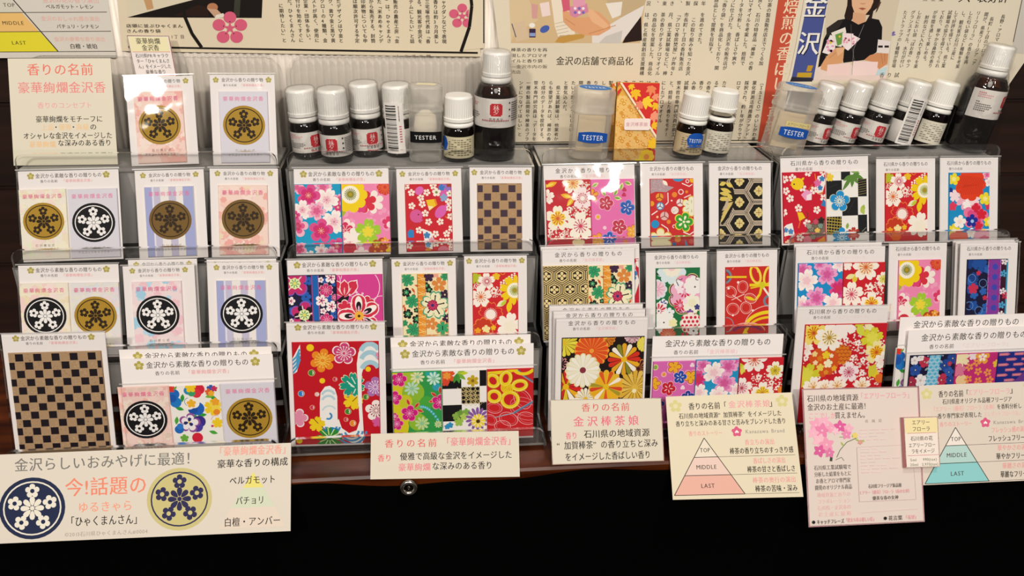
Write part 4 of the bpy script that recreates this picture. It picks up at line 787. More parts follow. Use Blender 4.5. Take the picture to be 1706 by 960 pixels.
crest('crest_peach', '#f8d8cc', ['#fad9d0', '#f6c4b8', '#fbe6da', '#f4b8ac'], 1, GOLDC, DKC)
crest('crest_lilac', '#e0dce6', [], 2, GOLDC, DKC)
crest('crest_cream', '#f3ecdc', ['#f6efd6', '#f8e2d8', '#eef0d2', '#f3e6c8'], 3, GOLDC, DKC)
crest('crest_ink_lilac', '#dedbe4', [], 4, '#0d0b0f', '#f6f2f0')
ST = [(0, 45, '#a8aedb'), (45, 55, '#e8e4ee'), (55, 92, '#c8c4dc'), (92, 140, '#f2ece8'), (140, 182, '#c8c2da'), (182, 222, '#f2ece8'), (222, 285, '#a8aedb')]
crest('crest_stripe', '#efe9ea', [], 5, BRC, '#33240e', ST)
crest('crest_blossom', '#f8dcd0', ['#fbe3d8', '#f6bcb0', '#f9cfc0', '#f3e0c0', '#f4b0a8'], 6, BRC, '#33240e')
crest('crest_ink_cream', '#f3ead8', ['#f6eed2', '#f8d8d2', '#f3e4c0', '#fbe6e0'], 7, '#0d0b0f', '#f6f2f0')
crest('crest_gold_pale', '#e8e4e2', ['#f0e0e0', '#dfe4ea', '#ece8da', '#e8dfe8'], 8, GOLDC, DKC)
crest('crest_ink_sky', '#f3dfe0', ['#bfdff0', '#f6cfd6', '#fbe8e4', '#a8d4ec', '#f4c8d0'], 9, '#0d0b0f', '#f6f2f0')
crest('crest_ink_stripe', '#efe9ea', [], 10, '#0d0b0f', '#f6f2f0', ST)
crest('crest_ink_peach', '#f4d2c8', ['#f8d9d0', '#f3bcb0', '#f6e4d4', '#e8d0c0'], 11, '#0d0b0f', '#f6f2f0')
# ================================================================== sachet cards
T_W, T_S, T_M, T_I = '金沢から素敵な香りの贈りもの', '金沢から香りの贈り物', '金沢から香りの贈りもの', '石川県から香りの贈りもの'
SUBS = {'g': ('豪華絢爛金沢香', '#eda0a4'), 'b': ('金沢棒茶娘', '#f3bcc4'), 'a': ('エアリーフローラ', '#f0d6d8')}
PAPER = '#f2ebe8'
load_glyphs(T_W+T_S+T_M+T_I+''.join(v[0] for v in SUBS.values())+'香りの名前「」石川県公式マスコットキャラクター')
def card(tl, tr, k, j, title, sub, pouches, label, flower=True, sleeve='full', size='s', gap=0.0030, yb=None, group='scented sachet cards on the racks'):
    """tl, tr: where the photograph shows the card's two top corners; k: step; j: place in its pile from the front"""
    TILT = math.radians((22, 23, 20.5, 14)[k]); CN = Vector((0, -math.cos(TILT), math.sin(TILT)))
    P0 = Vector((0, lipY(k)+0.0030+j*gap if yb is None else yb, floorZ(k)+0.0004))
    A, B = hit(*tl, P0, CN), hit(*tr, P0, CN)
    X = (B-A).normalized(); Y = CN.cross(X); w = (B-A).length
    drop = min((A.z-P0.z)/Y.z, (B.z-P0.z)/Y.z); h = drop
    O = A + X*(w/2) - Y*h
    R = root_at('sachet_card', O, X, Y, CN); tag(R, label, 'sachet card', group)
    def uv(px):
        q = hit(px[0], px[1], P0, CN)-A; return q.dot(X), -q.dot(Y)
    fm = lambda x, y, z: (x-w/2, h-y, z)
    s = w/((tr[0]-tl[0]))                                     # metres to a photographed pixel
    c = Print(fm, ink); c.bold = .010; c.box(0, 0, w, h, -0.0005, 0.0, PAPER)
    if size == 's': ts, ty, ss, sy, fr, fx, tw = 7.2, 8.3, 4.4, 17.2, 5.2, 44, 70
    elif size == 'w': ts, ty, ss, sy, fr, fx, tw = 8.6, 8.6, 5.6, 18.0, 6.2, 63, 111
    else: ts, ty, ss, sy, fr, fx, tw = 12.6, 12.5, 8.0, 27.5, 8.4, 97, 172
    if not flower: tw *= 1.03 if size != 's' else 1.06
    cx = w/2/s
    if title:
        c.T = lambda x, y: (x*s, y*s)
        c.text(title, cx, ty, ts, '#2b2725', w=tw)
        if sub:
            st, sc = SUBS[sub]; n1 = ss*5.2; c.text('香りの名前', cx-tw*.30, sy, ss, '#4a4543', w=n1); c.text('「'+st+'」', cx-tw*.30+n1/2+ss*1.2+(len(st)+2)*ss*.54, sy, ss*1.08, sc, w=(len(st)+2)*ss*1.08)
        if flower:
            for sx in (-1, 1):
                for i in range(5): a = 2*math.pi*i/5-math.pi/2; c.ci(cx+sx*fx+fr*.62*math.cos(a), ty+fr*.62*math.sin(a), fr*.37, '#b3a650', n=12)
                c.fl(cx+sx*fx, ty, fr*.36, '#d3c878', 5)
    c.T = lambda x, y: (x, y)
    c.make('backing_card', R)
    ptop = None
    for pn, a, b in pouches:
        (u0, v0), (u1, v1) = uv(a), uv(b); src, ground, f = PAT[pn]; pw = u1-u0; v0 = (v0+v1)/2; v1 = h-0.0012 if size != 'l' else h-0.0012
        th = 0.0011; p = Print(fm, fab); i = 0.0004
        p.box(u0, v0, u1, v1, 0.0001, th, ground, i)
        p.clip = (u0+i, v0+i, u1-i, v1-i); q = pw/(src[2]-src[0]); p.T = (lambda X0, Y0, q: (lambda x, y: (X0+(x-src[0])*q, Y0+(y-src[1])*q)))(u0, v0, q)
        p.dz = 2.5e-6; f(p); p.make('fabric_pouch', R); ptop = v0 if ptop is None else min(ptop, v0)
    if sleeve:
        y0 = h+0.001 if sleeve == 'full' else h-ptop+0.0025
        ex = 0.0009 if sleeve == 'full' else 0.0016; z1 = 0.0021; xr = w/2+ex*1.3
        V = [(-w/2-ex, 0.0002, -0.0007), (-w/2-ex, y0, -0.0007), (-w/2-ex*.5, 0.0002, z1), (-w/2-ex*.5, y0, z1*.8), (xr-ex*.6, 0.0002, z1), (xr-ex*.6, y0, z1*.8), (xr, 0.0002, -0.0007), (xr, y0, -0.0007)]
        mesh('clear_sleeve', V, [(0, 2, 3, 1), (2, 4, 5, 3), (4, 6, 7, 5)], FILM, R)
        # the sleeve's welded top hem
        c2 = Print(lambda x, y, z: (x, y, z), lambda m: m); c2.z = z1; 
        mesh('sleeve_hem', [(-w/2-ex, y0-0.0006, z1*.85), (xr, y0-0.0006, z1*.85), (xr, y0+0.0002, z1*.85), (-w/2-ex, y0+0.0002, z1*.85)], [(0, 1, 2, 3)], HEM, R)
    return R
HEM = clear('sleeve_hem_film', (0.9, 0.9, 0.9, 1), 1.2, 0.2, (0.9, 0.88, 0.86, 1), 0.45)
# --- first rack
card((208, 129), (321, 126), 0, 0, T_S, 'g', [('crest_peach', (222, 153), (304, 152))], 'small card with peach crest pouch on the top step beside the scent-name poster')
card((349, 125), (457, 125), 0, 0, T_S, 'g', [('crest_lilac', (364, 153), (446, 152))], 'small card with plain pale grey pouch and gold crest, on the top step')
card((29.5, 286), (197, 282), 1, 0, T_W, 'g', [('crest_cream', (31, 316), (111, 315)), ('crest_ink_lilac', (112, 315), (196, 314))], 'wide card pairing a gold crest and a black crest, below the scent-name poster', size='w')
card((224, 285), (339, 282), 1, 0, T_S, 'g', [('crest_stripe', (240, 311), (323, 310))], 'small card with lilac striped pouch and brown crest')
card((349, 281), (463, 281), 1, 0, T_S, 'g', [('crest_blossom', (363, 309), (446, 308))], 'small card with peach blossom pouch and brown crest')
card((30, 443), (197, 440), 2, 0, T_W, 'g', [('crest_ink_cream', (32, 472), (115, 471)), ('crest_gold_pale', (116, 471), (199, 470))], 'wide card pairing a black crest and a gold crest, behind the brown checked card', size='w')
card((213, 433.5), (328, 431), 2, 1, T_S, 'g', [], 'white card peeking out behind the sky blue and pink crest card')
card((204, 444), (323.5, 441), 2, 0, T_S, 'g', [('crest_ink_sky', (219, 469), (303, 468))], 'small card with sky blue and pink pouch and black crest')
card((344, 432.6), (460, 431), 2, 1, T_S, 'g', [], 'white card peeking out behind the striped card with black crest')
card((344.6, 438), (464, 437), 2, 0, T_S, 'g', [('crest_ink_stripe', (360, 467), (443, 466))], 'small card with lilac striped pouch and black crest')
card((1.5, 557), (174.5, 553), 3, 0, T_W, 'g', [('ichimatsu_dark', (13.5, 589), (169, 583))], 'big card with brown and black checked cloth at the lower corner of the first rack', size='w')
card((198, 583), (452, 577.6), 3, 1, T_W, None, [], 'wide white card standing behind the pansy triple-pouch card', size='l', sleeve=None)
card((200, 598.7), (454, 590), 3, 0, T_W, 'g', [('crest_ink_peach', (195.5, 645), (281, 642)), ('pansy', (281, 642), (367, 639)), ('crest_lilac', (367, 639), (457, 636))], 'wide three-pouch card with pansy cloth between two crest pouches', size='l', sleeve='low')
# --- second rack
card((489, 282), (647, 280.6), 1, 0, T_W, 'g', [('sakura', (490, 307), (568, 306.5)), ('peony', (568, 306.5), (649, 306))], 'wide card pairing blue cherry blossom and pink peony pouches', size='w')
card((660, 282), (768, 280.6), 1, 0, T_S, 'g', [('rabbits', (674, 307), (752, 306))], 'small card with red pouch of tiny white blossoms and pink animals')
card((782, 279), (886, 279), 1, 0, T_S, 'g', [('ichimatsu_brown', (794.5, 306), (869, 305))], 'small card with tan and purple-brown checked pouch')
card((478, 434), (637, 430.7), 2, 0, T_W, 'g', [('navy_flowers', (479, 458.5), (559.6, 457.5)), ('magenta_bloom', (559.6, 457.5), (637, 457))], 'wide card pairing navy blossom and magenta bloom pouches', size='w')
card((652, 432), (759, 430), 2, 0, T_S, 'g', [('green_orange', (668.5, 456), (746, 455))], 'small card with green flowers and an orange stripe on cream')
card((773, 427), (877.5, 425.6), 2, 0, T_S, 'g', [('plum_red', (786.6, 454.5), (863, 453.5))], 'small card with red, white and yellow flower pouch in the second rack')
card((476.6, 538), (641, 536), 3, 0, T_W, 'g', [('stream', (485.6, 570), (631, 568))], 'big card with red cloth of winding white streams and plum flowers', size='w')
card((650.5, 563), (884, 557), 3, 1, T_W, None, [], 'wide white card standing behind the black and white checked triple card', size='l', sleeve=None)
card((653, 579), (889, 572), 3, 0, T_W, 'g', [('lime_garden', (652.5, 620), (735, 617)), ('ichimatsu_flower', (735, 617), (811, 615)), ('red_cord', (811, 615), (889, 613))], 'wide three-pouch card of lime garden, black and white checks and red cord cloth', size='l', sleeve='low')
# --- third rack
card((905, 276.5), (1056.7, 273.6), 1, 0, T_M, 'b', [('plum_cream', (908, 300), (983, 299)), ('pink_garden', (983, 299), (1056, 298))], 'wide card pairing cream plum on red with a pink flower garden pouch', False, size='w')
card((1066.5, 273), (1170.7, 272), 1, 0, T_M, 'b', [('red_motifs', (1082, 298), (1155, 297))], 'small card with red pouch of coloured discs and a green plum flower', False)
card((1181, 272), (1284, 271.6), 1, 0, T_M, 'b', [('kikko_black', (1197, 297.5), (1270, 296.5))], 'small card with black and gold hexagon pouch', False)
card((900.5, 411.5), (1065, 406), 2, 1, T_M, None, [('chick_red', (906, 436), (1064, 431))], 'wide card with red pouch peeking out behind the gold hexagon card', False, size='w')
card((903, 417), (1056.7, 413), 2, 0, T_M, 'b', [('kikko_gold', (904, 443), (979, 442)), ('green_orange', (979, 442), (1053, 441))], 'wide card pairing gold hexagons with green and orange flowers', False, size='w')
card((1076, 421), (1177.6, 419), 2, 0, T_M, 'b', [('green_temari', (1092, 447), (1166, 445.5))], 'small card with green pouch and a pink ball of flowers', False)
card((1194, 418.5), (1295, 416), 2, 0, T_M, 'b', [('red_knot', (1208, 445), (1281, 443.5))], 'small card with red pouch of yellow bows and knotted cords', False)
card((915, 509.5), (1071, 506), 3, 2, T_M, None, [], 'rearmost white card in the pile behind the chrysanthemum card', False, size='w')
card((922, 518.5), (1075, 515), 3, 1, T_M, None, [], 'middle white card in the pile behind the chrysanthemum card', False, size='w')
card((926.6, 531), (1079, 528), 3, 0, T_M, 'b', [('chrysanthemum', (936, 562), (1074, 560.5))], 'big card with black cloth of orange and white chrysanthemums', False, size='w')
card((1087.6, 560.7), (1305.7, 556.5), 3, 0, T_W, 'b', [('violet_garden', (1087.6, 603), (1159, 600)), ('sakura_violet', (1159, 600), (1231.7, 597)), ('plum_white', (1231.7, 597), (1306, 594))], 'wide three-pouch card of violet garden, blue blossom and red plum', False, size='l', sleeve='low')
# --- fourth rack
card((1299.7, 263.8), (1446, 260), 1, 0, T_I, 'a', [('chick_red', (1302.5, 287), (1374, 286)), ('ichimatsu_leaf', (1374, 286), (1443, 284.5))], 'wide card pairing red chick and fan cloth with black and white checks', False, size='w')
card((1459.5, 265), (1558, 263.8), 1, 0, T_I, 'a', [('plum_red', (1473.6, 288.5), (1544.5, 287.5))], 'small card with red, white and yellow flower pouch in the fourth rack', False)
card((1566, 263), (1663, 262.4), 1, 0, T_I, 'a', [('dahlia_blue', (1580, 288), (1648, 287))], 'small card with orange dahlia on a bright blue pouch', False)
card((1323, 406.7), (1469, 403.6), 2, 1, T_I, None, [], 'wide white card behind the paired blossom and red plum card', False, size='w')
card((1326, 412), (1475, 410), 2, 0, T_I, 'a', [('sakura_small', (1329, 438.5), (1404, 437.5)), ('plum_small', (1404, 437.5), (1474.5, 436.5))], 'wide card pairing pink blossom on blue with white plum on red', False, size='w')
card((1481, 406.7), (1577.7, 404.5), 2, 0, T_I, 'a', [('peony', (1496, 433.5), (1567, 432))], 'small card with yellow and pink peony pouch in the fourth rack', False)
card((1587.6, 401.6), (1690, 399), 2, 2, T_I, None, [], 'rearmost white card behind the navy and purple striped card', False)
card((1592, 404), (1692, 402), 2, 1, T_I, None, [], 'middle white card behind the navy and purple striped card', False)
card((1600, 406), (1696, 404.5), 2, 0, T_I, 'a', [('navy_strip', (1610.6, 432.5), (1679, 431))], 'small card with navy flowers and a purple stripe', False)
card((1328.7, 511.4), (1480.6, 508.6), 3, 0, T_I, 'a', [('plum_big', (1341, 540), (1478, 538.5))], 'big card with red cloth crowded with white and yellow plum flowers', False, size='w')
card((1500, 529), (1722, 522), 3, 1, T_W, None, [('pansy', (1492, 580), (1570, 576))], 'wide card with a pansy pouch behind the navy wave triple card', False, size='l', sleeve='low')
card((1514, 551), (1734, 543), 3, 0, T_W, 'a', [('navy_waves', (1516, 592), (1592, 589)), ('rose_orange', (1592, 589), (1662, 586.5)), ('arrow_navy', (1662, 586.5), (1735, 584))], 'wide three-pouch card with navy waves, rose and arrow cloth pouches', False, size='l', sleeve='low')
# ================================================================== bottles, tester tubes and packets on the top steps
Z0 = floorZ(0)+0.0003
load_glyphs('林夕タ悠屋香治TESTERエアリーフローラ金沢棒茶娘0123456789ml')
def standing(name, base, top, R, label, cat, group=None, dY=0.0):
    """base: the photographed front foot, top: the middle of the top; the axis may lean"""
    b = hit(*base, (0, 0, Z0), (0, 0, 1)); b.y = max(b.y, 0.0024); ay = b.y+R+dY; t = hit(*top, (0, ay, 0), (0, 1, 0))
    o = Vector((b.x, ay, Z0)); z = (t-o); H = z.length; z.normalize(); x = Vector((0, 1, 0)).cross(z).normalized(); y = z.cross(x)
    o = o + Vector((0, 0, R*abs(z.x)))                        # a leaning foot rests on its rim
    e = root_at(name, o, x, y, z); tag(e, label, cat, group); return e, H - R*abs(z.x)
def wrap(R, phi, h): return lambda x, y, z: ((R+z)*math.sin(x/R+phi), -(R+z)*math.cos(x/R+phi), h-y)
def std_label(R, phi, h1, hh, root, name='paper_label', big=1.0, wdt=0.046, ground='#e6e0d8'):
    c = Print(wrap(R+0.00025, phi, h1), ink, dz=6e-6); c.strips(-wdt/2, 0, wdt/2, hh, ground, 24); m = hh
    c.z += 3e-5; s = 0.0082*big; y0 = m*.16; c.strips(-s/2, y0+s*.1, s/2, y0+s*.9, '#c9303a', 8); c.strips(-s*.4, y0, s*.4, y0+s, '#c9303a', 8)
    c.text('林', 0.0, y0+s*.33, s*.5, '#f6e6e0', h=s*.5); c.text('夕', 0.0, y0+s*.70, s*.5, '#f6e6e0', h=s*.42)
    c.text('悠屋香治', 0, y0+s*1.25, s*.26, '#4a4542', w=s*1.15)
    R0 = random.Random(3)
    for i, (yy, w, k) in enumerate(((.10, .5, '#d8747c'), (.17, .9, '#e2a0a2'), (.24, .8, '#e2a0a2'), (.42, .3, '#6a6562'), (.50, .9, '#6a6562'), (.57, 1.0, '#6a6562'), (.64, .95, '#7a7572'), (.71, .7, '#6a6562'))):
        for q in range(int(9*w)): c.strips(-wdt*.42+q*.0013, yy*hh, -wdt*.42+q*.0013+.0009, yy*hh+hh*.035, k, 1)
    for i in range(9):
        yy = .12+.075*i
        if i % 3 == 0: c.strips(wdt*.16, yy*hh, wdt*.16+.001, yy*hh+.001, '#1c1a18', 1)
        for q in range(8): c.strips(wdt*.2+q*.0012, yy*hh, wdt*.2+q*.0012+.0009, yy*hh+hh*.04, '#5a5552', 1)
    for q in range(12): c.strips(-.009*big+q*.0015*big, .72*hh, -.009*big+q*.0015*big+.001, .72*hh+hh*.04, '#b05a60', 1)
    return c.make(name, root)
def cap(root, R, z0, z1, lip=0.0):
    P = [(R*.9, z0), (R*1.03, z0+.0001), (R*1.03, z0+.0022), (R*.985, z0+.0026), (R*.965, z0+(z1-z0)*.9), (R*.94, z1-.0012), (R*.86, z1-.0002), (R*.5, z1-.0001), (0.0004, z1-.0001)]
    return lathe('cap', P, CAP, root, 72, (z0+.0024, z1-.002, .00028, 36))
def small_bottle(base, top, phi, label, wrapped=True, kind='std', raised=0.0, R=0.0104):
    root, H = standing('oil_bottle', base, top, R, label, 'bottle', 'small amber oil bottles')
    zc = .53*H
    lathe('glass_body', [(R*.86, 0), (R*.97, .0006), (R, .002), (R, zc-.004), (R*.93, zc-.0012), (R*.8, zc+.0005), (R*.72, zc+.004), (R*.7, .62*H)], AMBER, root, 48)
    lathe('collar', [(R*.86, zc), (R*.97, zc+.0001), (R*.99, zc+.001), (R*.98, zc+.075*H-.0012), (R*.9, zc+.075*H-.0002)], CAP, root, 48)
    cap(root, R*.955, zc+.075*H+.0004+raised, H)
    if kind == 'std': std_label(R, phi, .40*H, .30*H, root)
    elif kind in ('cream', 'tester'):
        c = Print(wrap(R+.00025, phi, .40*H), ink, dz=6e-6); hh = .33*H; c.strips(-.016, 0, .016, hh, '#d5cba9' if kind == 'cream' else '#cdb893', 20)
        for i in range(8):
            for q in range(8):
                if (i*7+q*3) % 5: c.strips(-.009+q*.0022, hh*(.12+i*.1), -.009+q*.0022+.0017, hh*(.12+i*.1)+.0007, '#7d725a', 1)
        c.make('paper_label', root)
        if kind == 'tester':
            c = Print(wrap(R+.0004, phi+.12, .42*H), ink, dz=6e-6); w = .0068; hh = .0105
            for i in range(12):
                a0, a1 = -1+i/6, -1+(i+1)/6; f0, f1 = (1-abs(a0)**2.6)**.5, (1-abs(a1)**2.6)**.5
                c.poly([(a0*w, hh/2-f0*hh/2), (a1*w, hh/2-f1*hh/2), (a1*w, hh/2+f1*hh/2), (a0*w, hh/2+f0*hh/2)], '#1a54b0', i == 0)
            c.z += 2e-5; c.text('TESTER', 0, hh*.52, .0036, '#eef2f6', w=.0105); c.make('tester_sticker', root)
        else:
            c = Print(wrap(R+.0003, phi-1.25, .40*H), ink, dz=6e-6)
            for i in range(6): f0, f1 = (1-(i/3-1)**2)**.5 if 0 < i < 6 else 0, (1-((i+1)/3-1)**2)**.5 if i < 5 else 0; c.poly([(-.004+i*.0013, .005-f0*.005), (-.0027+i*.0013, .005-f1*.005), (-.0027+i*.0013, .005+f1*.005), (-.004+i*.0013, .005+f0*.005)], '#1a54b0', i == 0)
            c.make('tester_sticker', root)
    elif kind == 'back':
        c = Print(wrap(R+.00025, phi, .40*H), ink, dz=6e-6); hh = .34*H; c.strips(-.012, 0, .012, hh, '#d8d2c0', 18)
        for i in range(9):
            for q in range(7):
                if (i*5+q*3) % 4: c.strips(-.009+q*.0024, hh*(.1+i*.09), -.009+q*.0024+.0019, hh*(.1+i*.09)+.0006, '#8d877a', 1)
        c.make('paper_label', root)
    elif kind == 'barcode':
        lathe('white_label', [(R+.0001, .07*H), (R+.00025, .07*H+.0001), (R+.00025, .40*H), (R+.0001, .40*H+.0001)], pmat('label_paper', '#e6e0d8', .6), root, 48)
        c = Print(wrap(R+.0005, phi, .78*H), ink, dz=6e-6); hh = .72*H; c.strips(-.0072, 0, .0072, hh, '#ebe6e0', 12); R0 = random.Random(11); y = hh*.05
        while y < hh*.95:
            t = R0.choice([.0003, .0003, .0006, .0009]); c.strips(-.0058, y, .0022, y+t, '#1d1b1a', 8); y += t+R0.choice([.0003, .0004, .0008])
        c.text('0123456789', .0046, hh*.06, .0018, '#5a4a4a', vert=True, w=hh*.3); 
        for i in range(7): c.strips(.0038, hh*(.45+i*.05), .0054, hh*(.47+i*.05), '#c8606a', 1)
        c.make('barcode_label', root)
    if wrapped:
        rr = R+.0004
        o = lathe('shrink_wrap', [(rr*.9, .0006), (rr, .003), (rr*1.0, .3*H), (rr*1.0, zc-.002), (rr*.995, zc+.004), (rr*1.0, .75*H), (rr*.97, H-.001), (rr*.86, H+.0005), (rr*.5, H+.0003), (.0005, H+.0004)], SHRINK, root, 40)
    return root
def big_bottle(base, top, phi, label, w=True):
    R = 0.0144; root, H = standing('oil_bottle', base, top, R, label, 'bottle', 'large amber oil bottles'); zs = .58*H; zc = .715*H; rc = R*.66
    o = lathe('glass_body', [(R*.86, 0), (R*.97, .0006), (R, .0025), (R, zs), (R*.96, zs+.003), (R*.84, zs+.0075), (R*.7, zs+.0105), (R*.6, zc-.001), (R*.56, zc+.004)], [AMBER, AMBER2], root, 56, None, [0, 0, 0, 1, 1, 1, 1, 1])
    lathe('oil', [(R*.8, .001), (R*.93, .002), (R*.93, zs+.001), (R*.0+.0006, zs+.0011)], pmat('dark_oil', '#080202', .1), root, 40)
    lathe('collar', [(rc*.9, zc), (rc*1.06, zc+.0002), (rc*1.08, zc+.0035), (rc*.95, zc+.0042)], CAP, root, 48)
    cap(root, rc*1.0, zc+.0046, H); std_label(R, phi, .60*H, .27*H, root, big=1.05, wdt=.056)
    if w:
        rr = R+.0005; lathe('shrink_wrap', [(rr*.9, .0008), (rr, .003), (rr, zs), (rr*.97, zs+.004), (rr*.86, zc-.002), (rr*.74, zc+.004), (rr*.70, H-.001), (rr*.58, H+.0006), (.0005, H+.0004)], SHRINK, root, 40)
    return root
small_bottle((512.5, 267.5), (499, 146), .75, 'wrapped oil bottle leaning at the near end of the second rack, red seal turned aside')
small_bottle((561, 274), (551, 146.5), -.22, 'wrapped oil bottle with its red seal facing front, second in the second rack')
small_bottle((613, 263.5), (604, 137), .42, 'wrapped oil bottle set back between the red-seal bottle and the barcode bottle')
small_bottle((667.5, 263.5), (658.5, 139.5), -.28, 'wrapped oil bottle turned to show a barcode, beside the black TESTER tube', kind='barcode')
small_bottle((766, 275), (763.5, 157), .1, 'unwrapped oil bottle with cream label beside the tall brown bottle', False, 'cream')
big_bottle((826.5, 273), (828, 84.5), -.05, 'tall brown oil bottle with white cap and red seal beside the unwrapped cream bottle')
small_bottle((1150, 268), (1163, 154), .05, 'unwrapped oil bottle with a blue TESTER sticker', False, 'tester')
small_bottle((1196, 263.5), (1210.5, 149), -.12, 'dark oil bottle with raised cap behind the blue TESTER sticker bottle', False, 'back', .0035)
small_bottle((1360, 252.5), (1388, 139), .5, 'leaning wrapped oil bottle next to the frosted tester tube in the fourth rack', R=.0098)
small_bottle((1406, 251.5), (1437.5, 138), .5, 'leaning wrapped oil bottle, second after the frosted tester tube in the fourth rack', R=.0098)
small_bottle((1453, 251), (1488, 137), .08, 'leaning wrapped oil bottle with seal facing front, beside the leaning barcode bottle', R=.0098)
small_bottle((1502, 251), (1534, 135), .02, 'leaning wrapped oil bottle showing its barcode, in the fourth rack', kind='barcode', R=.0098)
small_bottle((1549.5, 250), (1581, 135.5), -.25, 'leaning unwrapped oil bottle with pale back label beside the tall dark bottle', False, 'back', R=.0098)
big_bottle((1624, 258), (1670.5, 75), .75, 'tall dark oil bottle leaning at the far end of the fourth rack')
# ---- frosted tester tubes
def sup(a, b, n, m=44): return [(a*math.copysign(abs(math.cos(t))**(2/n), math.cos(t)), b*math.copysign(abs(math.sin(t))**(2/n), math.sin(t))) for t in (2*math.pi*i/m for i in range(m))]
def loft(name, a, b, n, prof, mat, root, closed=(True, True)):
    S = sup(a, b, n); m = len(S); V, F = [], []
    for k, z in prof: V += [(x*k, y*k, z) for x, y in S]
    for j in range(len(prof)-1):
        for i in range(m): F.append((j*m+i, j*m+(i+1) % m, (j+1)*m+(i+1) % m, (j+1)*m+i))
    if closed[0]: F.append(tuple(range(m))[::-1])
    if closed[1]: F.append(tuple(range((len(prof)-1)*m, len(prof)*m)))
    o = mesh(name, V, F, mat, root, smooth=False); o.data.polygons.foreach_set('use_smooth', [len(p.vertices) == 4 for p in o.data.polygons]); return o
def tube(base, top, a, label, style, nn=3.2):
    b = a*.78; root, H = standing('tester_tube', base, top, b, label, 'tester tube', 'frosted tester tubes'); zl = .70*H
    loft('tube_body', a*.97, b*.97, nn, [(.9, 0), (.985, .0008), (1, .002), (1, zl)], FROST, root, (True, False))
    loft('tube_lid', a*1.01, b*1.01, nn, [(1.0, zl-.002), (1.03, zl-.0016), (1.03, zl), (1, zl+.0006), (1, H-.002), (.96, H-.0006), (.86, H)], FROST, root, (False, True))
    front = lambda dz: (lambda x, y, z: (x, -(b+dz+z)*(max(0, 1-abs(x/(a+.001))**nn))**(1/nn), y))
    inn = pmat('kraft_card', '#d8bd8e', .8, var=(60, '#e6d2aa', (1, 1, 1))); cot = pmat('cotton', '#e6dcc8', .9, bump=(90, .5, .002))
    if style == 'black':
        loft('cotton_wad', a*.7, b*.6, 2, [(.4, .30*H), (.9, .34*H), (1, .45*H), (.85, .6*H), (.35, .66*H)], cot, root)
        c = Print(front(.0003), ink, dz=6e-6); c.strips(-a*.9, .275*H, a*.94, .42*H, '#0d0c0e', 16); c.z += 3e-5
        fm = c.f; c.f = lambda x, y, z: fm(x, 2*.3475*H-y, z); c.text('TESTER', 0, .3475*H, .0052, '#f2f0ee', w=a*1.3, h=.0040); c.make('tester_band', root)
        lp = [(-.006, -.002), (.0065, -.003), (.0075, .0005), (-.005, .0016)]; prism('price_slip', lp, 'z', H+.0001, H+.0003, [pmat('cream_slip', '#efe2b8', .7)], root)
    else:
        boxm('sample_card', -a*.66, a*.7, -.0012, .0012, .004, .60*H, inn, root)
        c = Print(front(.0003), ink, dz=6e-6); w = a*.72; hm = .34*H if style == 'blue' else .36*H; hh = .165*H
        for i in range(14):
            a0, a1 = -1+i/7, -1+(i+1)/7; f0, f1 = 1-.28*a0*a0, 1-.28*a1*a1; c.poly([(a0*w, hm-f0*hh/2), (a1*w, hm-f1*hh/2), (a1*w, hm+f1*hh/2), (a0*w, hm+f0*hh/2)], '#174fa8', i == 0)
        fm = c.f; c.f = lambda x, y, z: fm(x, 2*hm-y, z); c.z += 3e-5; c.text('TESTER', 0, hm, .0052, '#eef2f8', w=w*1.5, h=.005)
        if style == 'flora':
            c.strips(-w*.75, hm-hh*.95, w, hm-hh*.5, '#d9c88c', 8); c.z += 2e-5; c.text('エアリーフローラ', w*.12, hm-hh*.72, .0022, '#5a4a2a', w=w*1.55)
        c.make('tester_sticker', root)
        q = Print(lambda x, y, z: (x, -y, H+.0001+z), ink, dz=6e-6); q.box(0, 0, 0, 0, 0, 0, '#3f7fc4'); q.ci(0, 0, a*.78, '#3b7cc6', b*.72, 28); q.text('TESTER', 0, 0, .0046, '#e8eef6', w=a*1.1, h=.0058); q.make('lid_sticker', root)
tube((709.5, 273), (708.5, 140), .0116, 'frosted tester tube with black TESTER band and cotton inside', 'black')
tube((985, 272.5), (992, 146), .0142, 'frosted tester tube with blue TESTER stickers beside the gold packet', 'blue')
tube((1314, 269), (1336, 143), .0150, 'frosted tester tube with a small yellow flora slip above its blue TESTER sticker', 'flora')
